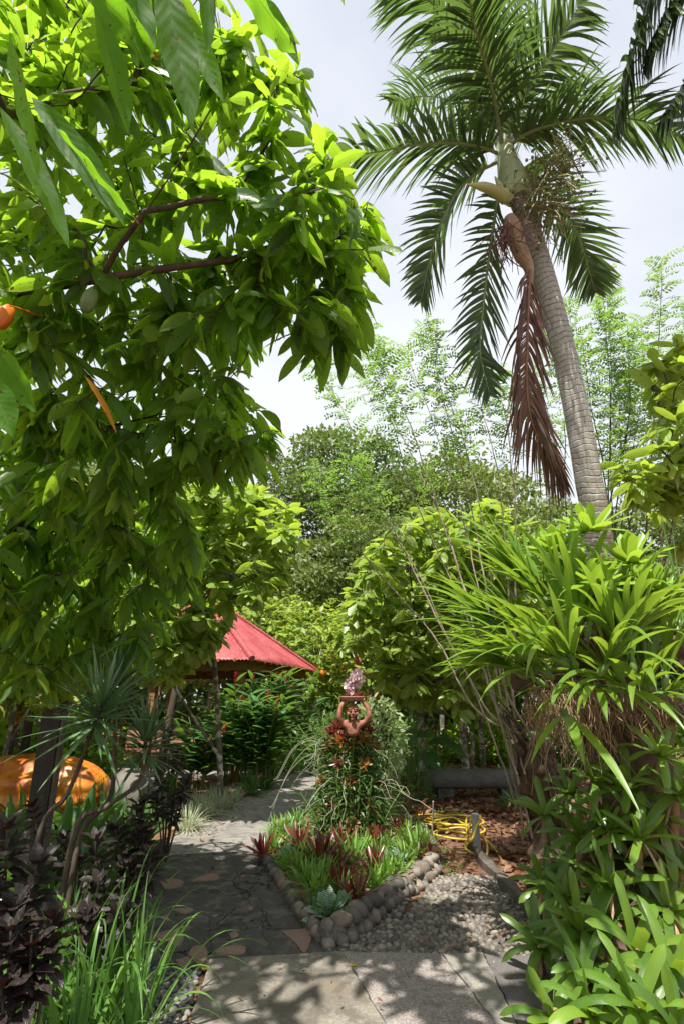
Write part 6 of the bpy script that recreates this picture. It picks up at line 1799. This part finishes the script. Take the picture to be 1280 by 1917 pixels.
# red gingers
GG = 'red ginger plants by the hut'
def ginger(base, n, H, seed, label, flowers, spread=.5):
    t_ = empty('ginger_plant', base, label, 'ginger', GG); g = rng(seed); b = np.asarray(base, float)
    st_ = Off(b); lf = Off(b)
    for k in range(n):
        a = g.random()*6.28; h = H*(.65+.4*g.random()); r = spread*(.4+.8*g.random())
        e = b+(math.cos(a)*r, math.sin(a)*r*.7, h)
        q = poly_path([b+(math.cos(a)*.12, math.sin(a)*.12, 0), b+(math.cos(a)*r*.45, math.sin(a)*r*.3, h*.6), e], 22); tube(st_, q, .009, 6)
        m = 16; az = g.random()*pi; t = nrm(np.gradient(q, axis=0)); idx = np.linspace(4, 21, m).astype(int); sg = np.where(np.arange(m) % 2 == 0, 1, -1)
        D = np.stack([math.cos(az)*sg, math.sin(az)*sg, .35+0*sg], -1)+t[idx]*.35+.12*g.normal(size=(m, 3))
        blades(lf, q[idx], D, np.cross(D, t[idx]), .50*(.7+.4*g.random(m)), .115, prof_lance, .7, 1.4, 8, 4, -.2, .02, None, seed+k)
        if k < flowers:
            mb = Off(b); tp = q[-1]; ax = nrm(t[-1]+(0, 0, .2))
            for j in range(9): rosette(mb, tp+ax*.025*j, 5, .055-.002*j, .02, 25, 35, prof_leaf, -.1, 3, 2, .3, seed+j+50*k, .006, axis=ax)
            mb.build('flower_cone', M['red_bract'], t_)
    st_.build('stem', M['green_stem'], t_); lf.build('leaves', M['ginger'], t_)
ginger(G(462, 1478), 15, 1.7, 1701, 'red ginger right of the lichened trunk, nearest the walkway', 3)
ginger(G(505, 1462), 16, 2.15, 1702, 'tall red ginger in front of the hut corner', 3)
ginger(G(368, 1478), 11, 1.25, 1703, 'shorter red ginger left of the lichened trunk', 3)
ginger(G(545, 1440), 12, 2.2, 1704, 'red ginger leaning over the walkway beneath the roof corner', 2, .7)
ginger(G(432, 1466), 14, 2.0, 1706, 'red ginger just behind the lichened trunk', 2)
ginger(G(490, 1478), 13, 1.6, 1707, 'lower red ginger filling the walkway edge in front of the tall one', 2)
ginger(G(452, 1440), 8, 2.35, 1705, 'tallest red ginger with its flower before the red roof', 2, .5)
# feathery low shrub at the end of the walkway
g = rng(1720); n = 2400; d = nrm(g.normal(size=(n, 3))); d[:, 2] = np.abs(d[:, 2]); mb = MB()
O = d*np.array((.38, .38, .62))*(.4+.6*g.random((n, 1))); D = nrm(d+(0, 0, .5)+.3*g.normal(size=(n, 3)))
blades(mb, O, D, np.cross(D, g.normal(size=D.shape)), .10, .006, prof_point, .2, 1, 2, 2, .2, 0, None, 3)
o = mb.build('fine_shrub', M['feather']); o.location = tuple(G(545, 1452)+(-.15, .3, 0)); tag(o, 'low round fine leaved shrub at the far end of the walkway by the hut wall', 'shrub')
# lilies edging the far walkway
for k, (x, y, s_, lab) in enumerate([(470, 1490, .75, 'dark strap lily below the gingers, near end'), (500, 1478, .7, 'dark strap lily below the gingers, far end')]):
    o = bpy.data.objects.new('strap_lily', lv[k % 3]); COL.objects.link(o); o.location = tuple(G(x, y)); o.scale = (s_,)*3; o.rotation_euler = (0, 0, k*2.2); tag(o, lab, 'lily', LG)
# long grass in the near left corner
FG = 'long bladed grass clumps in the near left corner'
gv = []
for i in range(3):
    mb = MB(); rosette(mb, (0, 0, 0), 30, 1.05, .032, 45, 87, prof_point, 1.9, 16, 2, .3, 1740+i, .04, gpow=2.3, lj=.35); gv.append(mb.mesh('long_grass', M['blade']))
for k, (x, y, d, s_, lab) in enumerate([(120, 1920, 2.05, 1.0, 'long grass clump at the left, reaching up past the paving edge'), (185, 1945, 1.9, 1.05, 'long grass clump whose blades arch right over the dark pebbles'), (245, 1975, 1.8, .85, 'long grass clump nearest the front slab'), (60, 1960, 1.7, 1.0, 'long grass clump in the extreme corner'), (130, 2050, 1.6, .9, 'long grass clump cut off by the bottom edge')]):
    c = G(x, y)
    o = bpy.data.objects.new('long_grass', gv[k % 3]); COL.objects.link(o); o.location = tuple(c); o.scale = (s_,)*3; o.rotation_euler = (0, .08, k*2.1); tag(o, lab, 'grass clump', FG)
# broad leaves poking into the bottom left corner
c = P(-20, 2000, 1.6); c[2] = 0
o = rosette_thing('broad_leaf_plant', c, 'broad leaved plant showing one leaf at the bottom left corner', 'plant', None, M['big_leaf'], n=7, L=.5, Wd=.20, el0=30, el1=75, prof=prof_lance, grav=1.3, nl=10, nw=6, chan=-.2, seed=1760)
# paddle leaved plant behind the column on the right
c = G(768, 1496)
t_ = empty('paddle_leaf_plant', c, 'plant with big rounded paddle leaves behind the dark straight trunk', 'plant'); g = rng(1770)
mb = Off(c); lf = Off(c)
for k in range(10):
    a = k*2.4+.4; r = .42*(.4+.8*g.random()); h = .7+.75*g.random(); e = c+(math.cos(a)*r, math.sin(a)*r*.6, h)
    tube(mb, poly_path([c+(0, 0, 0), c+(math.cos(a)*r*.3, math.sin(a)*r*.3, h*.7), e], 12), .014, 6)
    d_ = np.array((math.cos(a)*.9, math.sin(a)*.9-.3, .25)); blades(lf, [e], [d_], [(-math.sin(a), math.cos(a), .3)], [.60+.15*g.random()], [.30], lambda v: np.sin(np.pi*v**.8)**.55, 1.3, 1.2, 12, 6, -.15, .012, None, 1771+k)
mb.build('stalks', M['green_stem'], t_); lf.build('leaves', M['big_leaf'], t_)
# creeper on the foot of the dark trunk and small weeds
def weed(c, n, R, H, seed, label, lm='small_leaf', L=.06, W_=.024, name='small_weed', flat=False):
    g = rng(seed); d = nrm(g.normal(size=(n, 3))); d[:, 2] = np.abs(d[:, 2]); O = d*np.array((R, R, H))*(g.random((n, 1))**.5); D = nrm(d+.6*g.normal(size=(n, 3)))
    mb = MB(); blades(mb, O, D, np.cross(D, g.normal(size=D.shape)), L*(.6+.6*g.random(n)), W_, prof_leaf, .5, 1, 3, 2, .2, 0, None, seed)
    for k in range(max(3, int(n/40))):
        e = O[int(g.random()*n)]; tube(mb, [(0, 0, 0), e*.6+(0, 0, .02), e], .0035, 4, mat=1)
    o = mb.build(name, [M[lm], M['green_stem']]); o.location = tuple(c); tag(o, label, 'weed', 'small weeds on the bare soil')
weed(G(790, 1500)+(0, -.1, .0), 480, .20, .62, 1801, 'bushy creeper clothing the foot of the dark straight trunk')
weed(G(820, 1490)+(0, -.15, 0), 300, .30, .34, 1802, 'light green seedling patch beside the trunk foot')
weed(G(850, 1530), 200, .32, .10, 1803, 'flat bright weed above the coiled hose', 'feather', .04)
weed(G(815, 1595), 260, .30, .04, 1804, 'tiny green seedlings on the soil below the hose', 'feather', .025, .014)
weed(G(838, 1622), 120, .22, .03, 1805, 'sparse seedlings at the top of the pebble paving', 'feather', .025, .014)
weed(G(960, 1520), 150, .26, .24, 1806, 'dark strappy weed right of the log bench', 'lily', .18, .022)
weed(G(790, 1545), 40, .10, .40, 1807, 'pink edged young plant behind the hose', 'bed_copper', .08, .03)
weed(G(790, 1640)+(.25, 0, 0), 60, .14, .05, 1808, 'tuft of moss green weed by the border end', 'feather', .03, .012)
weed(G(735, 1530), 260, .30, .40, 1809, 'bushy green plant at the right rear of the stone border', 'vanda', .09, .02)
weed(G(905, 1470)+(.5, .4, 0), 220, .3, .35, 1810, 'leafy weed behind the right end of the log bench')
mb = MB(); blades(mb, np.zeros((9, 3))+(0, 0, .12), nrm(np.stack([np.cos(np.arange(9)*2.4), np.sin(np.arange(9)*2.4), .5+0*np.arange(9)], -1)), np.stack([-np.sin(np.arange(9)*2.4), np.cos(np.arange(9)*2.4), 0*np.arange(9)], -1), .15, .06, prof_leaf, .8, 1, 5, 2, .2, 0, None, 2)
tube(mb, [(0, 0, -.5), (0, 0, .13)], .006, 5)
o = mb.build('seedling', M['small_leaf']); o.location = tuple(P(1043, 1482, 5.2)); tag(o, 'small seedling with a whorl of leaves against the gnarled bole', 'seedling')

# sticks: thin canes stuck in the soil
for k, (x0, y0, x1, y1, d, lab) in enumerate([(806, 1590, 810, 1500, 7.2, 'thin grey stake standing in the coiled hose'), (752, 1512, 772, 1488, 8.3, 'short leaning stick on the soil behind the border'), (780, 1588, 798, 1545, 7.0, 'pinkish thin stalk beside the hose')]):
    a = G(x0, y0); dd = float(np.dot(a-np.array((0, 0, EYE)), (0, cp, sp))); b = P(x1, y1, dd); mb = Off(a); tube(mb, poly_path([a+(0, 0, -.03), (a+b)/2+(.006, 0, 0), b], 10), .009, 6); o = mb.build('stick', M['cane']); o.location = tuple(a); tag(o, lab, 'stick')

# dark stems and leafless trunks in the shade at the far left and right
g = rng(1850)
for k, (x, y, d, h, lean, lab) in enumerate([(12, 1420, 8.2, 3.4, .1, 'dark thin trunk at the left edge of the shade'), (48, 1410, 8.8, 3.4, -.15, 'dark trunk second from the left edge'), (92, 1412, 8.2, 3.2, .25, 'dark leaning trunk behind the wooden post'), (300, 1420, 9.4, 3.0, .3, 'dark trunk left of the hut post'), (875, 1472, 10.8, 3.0, -.1, 'mossy grey trunk behind the middle of the log bench'), (905, 1448, 13.2, 3.2, .05, 'pale trunk furthest back behind the log bench'), (945, 1440, 13.8, 3.0, -.1, 'pale slim trunk behind the right end of the log bench'), (830, 1430, 15.2, 3.0, .1, 'thin dark trunk deep in the orchard behind the paddle leaves')]):
    b = P(x, y, d); b[2] = 0
    t_ = empty('young_tree', b, lab, 'tree', 'slim trunks in the orchard shade')
    mb = Off(b); tube(mb, poly_path([b+(0, 0, -.05), b+(lean*.4, 0, h*.5), b+(lean, .1, h)], 16), np.linspace(.085, .05, 16), 9, lump=.08, seed=k); mb.build('trunk', M['bark_grey' if k > 3 else 'bark_dark'], t_)
    top = b+np.array((lean, .1, h)); T = in_ell(top+(0, 0, .2), (.9, .9, .7), 40, k, .3); sk = Skel(); sk.line([top-(0, 0, .5), top], 4); tp = sk.grow(T, k)
    mb = Off(b); sk.tubes(mb, .006, 2.3, 5); mb.build('branches', M['bark_dark'], t_)
    mb = Off(b); twig_leaves(sk, tp, mb, 9, .26, .09, k, nl=4, nw=2, wave=0); mb.build('crown', M['cacao_near' if k < 4 else 'cacao_far'], t_)

# ------------------------------------------------------------------ fallen leaves
def litter(name, poly, n, L, seed, label, z=.0, m='litter', zf=None):
    g = rng(seed); p = [tuple(q[:2]) for q in poly]; a = np.array(p); lo, hi = a.min(0), a.max(0); C = []
    while len(C) < n:
        q = lo+(hi-lo)*g.random(2)
        if inside(p, q): C.append((q[0], q[1], z+.045*g.random()**2))
    O = np.array(C); D = np.stack([g.normal(size=n), g.normal(size=n), .18*g.normal(size=n)], -1); mb = MB()
    blades(mb, O+(0, 0, .015), D, np.cross(D, np.array((0, 0, 1.))+.35*g.normal(size=(n, 3))), L*(.45+.7*g.random(n)), L*.36, prof_leaf, .15, 1, 4, 2, .35, .05, None, seed)
    return tag(mb.build(name, M[m]), label, kind='stuff')
litter('leaf_litter', [G(880, 1560), G(1040, 1730), (3.2, 4.6, 0), (3.8, 7.0, 0), G(960, 1500), G(840, 1510), G(745, 1520), G(770, 1560), G(880, 1600)], 1500, .17, 1901, 'drift of brown and red fallen leaves right of the plank', .005)
litter('leaf_litter', [(0.9, 8.5, 0), (7, 7, 0), (9, 22, 0), (0, 24, 0), (.3, 10.5, 0)], 5200, .20, 1902, 'fallen leaves scattered under the orchard beyond the log bench', -.005)
litter('leaf_litter', [(-9, 7, 0), (-2.6, 7.5, 0), (-2.0, 11.5, 0), (-3, 20, 0), (-10, 22, 0)], 2600, .20, 1903, 'fallen leaves in the shade on the left', -.005)
litter('leaf_litter', [G(330, 1562), G(440, 1505), G(470, 1530), G(350, 1600)], 60, .07, 1904, 'small dry leaves along the walkway edge', .014)
litter('leaf_litter', [G(655, 1797), G(1000, 1795), G(940, 1650), G(815, 1640), G(740, 1740)], 26, .06, 1905, 'few small orange leaves on the pebble paving', .04)
litter('leaf_litter', [G(80, 1620), G(470, 1600), G(590, 1780), G(260, 1800)], 34, .05, 1907, 'scattered small dry leaves on the dark worn paving', .024)
litter('leaf_litter', [G(395, 1815), G(900, 1800), G(930, 1915), G(365, 1915)], 16, .035, 1908, 'few leaf crumbs on the front slabs', .036)
litter('leaf_litter', [G(740, 1540), G(880, 1560), G(900, 1640), G(815, 1640)], 150, .09, 1906, 'small dry leaves on the bare soil around the hose', .012)
for k, (x, y, z, lab, m) in enumerate([(652, 1808, .036, 'small yellow green leaf fallen on the pale front slab', 'yellow_leaf'), (548, 1700, .026, 'dry curled leaf on the dark paving beside the left stones', 'litter'), (572, 1720, .026, 'tiny orange leaf at the foot of the left stones', 'orange_leaf'), (375, 1812, .03, 'yellow leaf lying on the pink corner stone', 'yellow_leaf')]):
    mb = MB(); blades(mb, [(0, 0, .006)], [(1, .4, .1)], [(-.4, 1, .2)], [.07], [.03], prof_leaf, .2, 1, 5, 2, .4, .05, [.5], k)
    o = mb.build('fallen_leaf', M[m]); o.location = tuple(G(x, y, z)); o.rotation_euler = (0, 0, k*1.9); tag(o, lab, 'leaf')
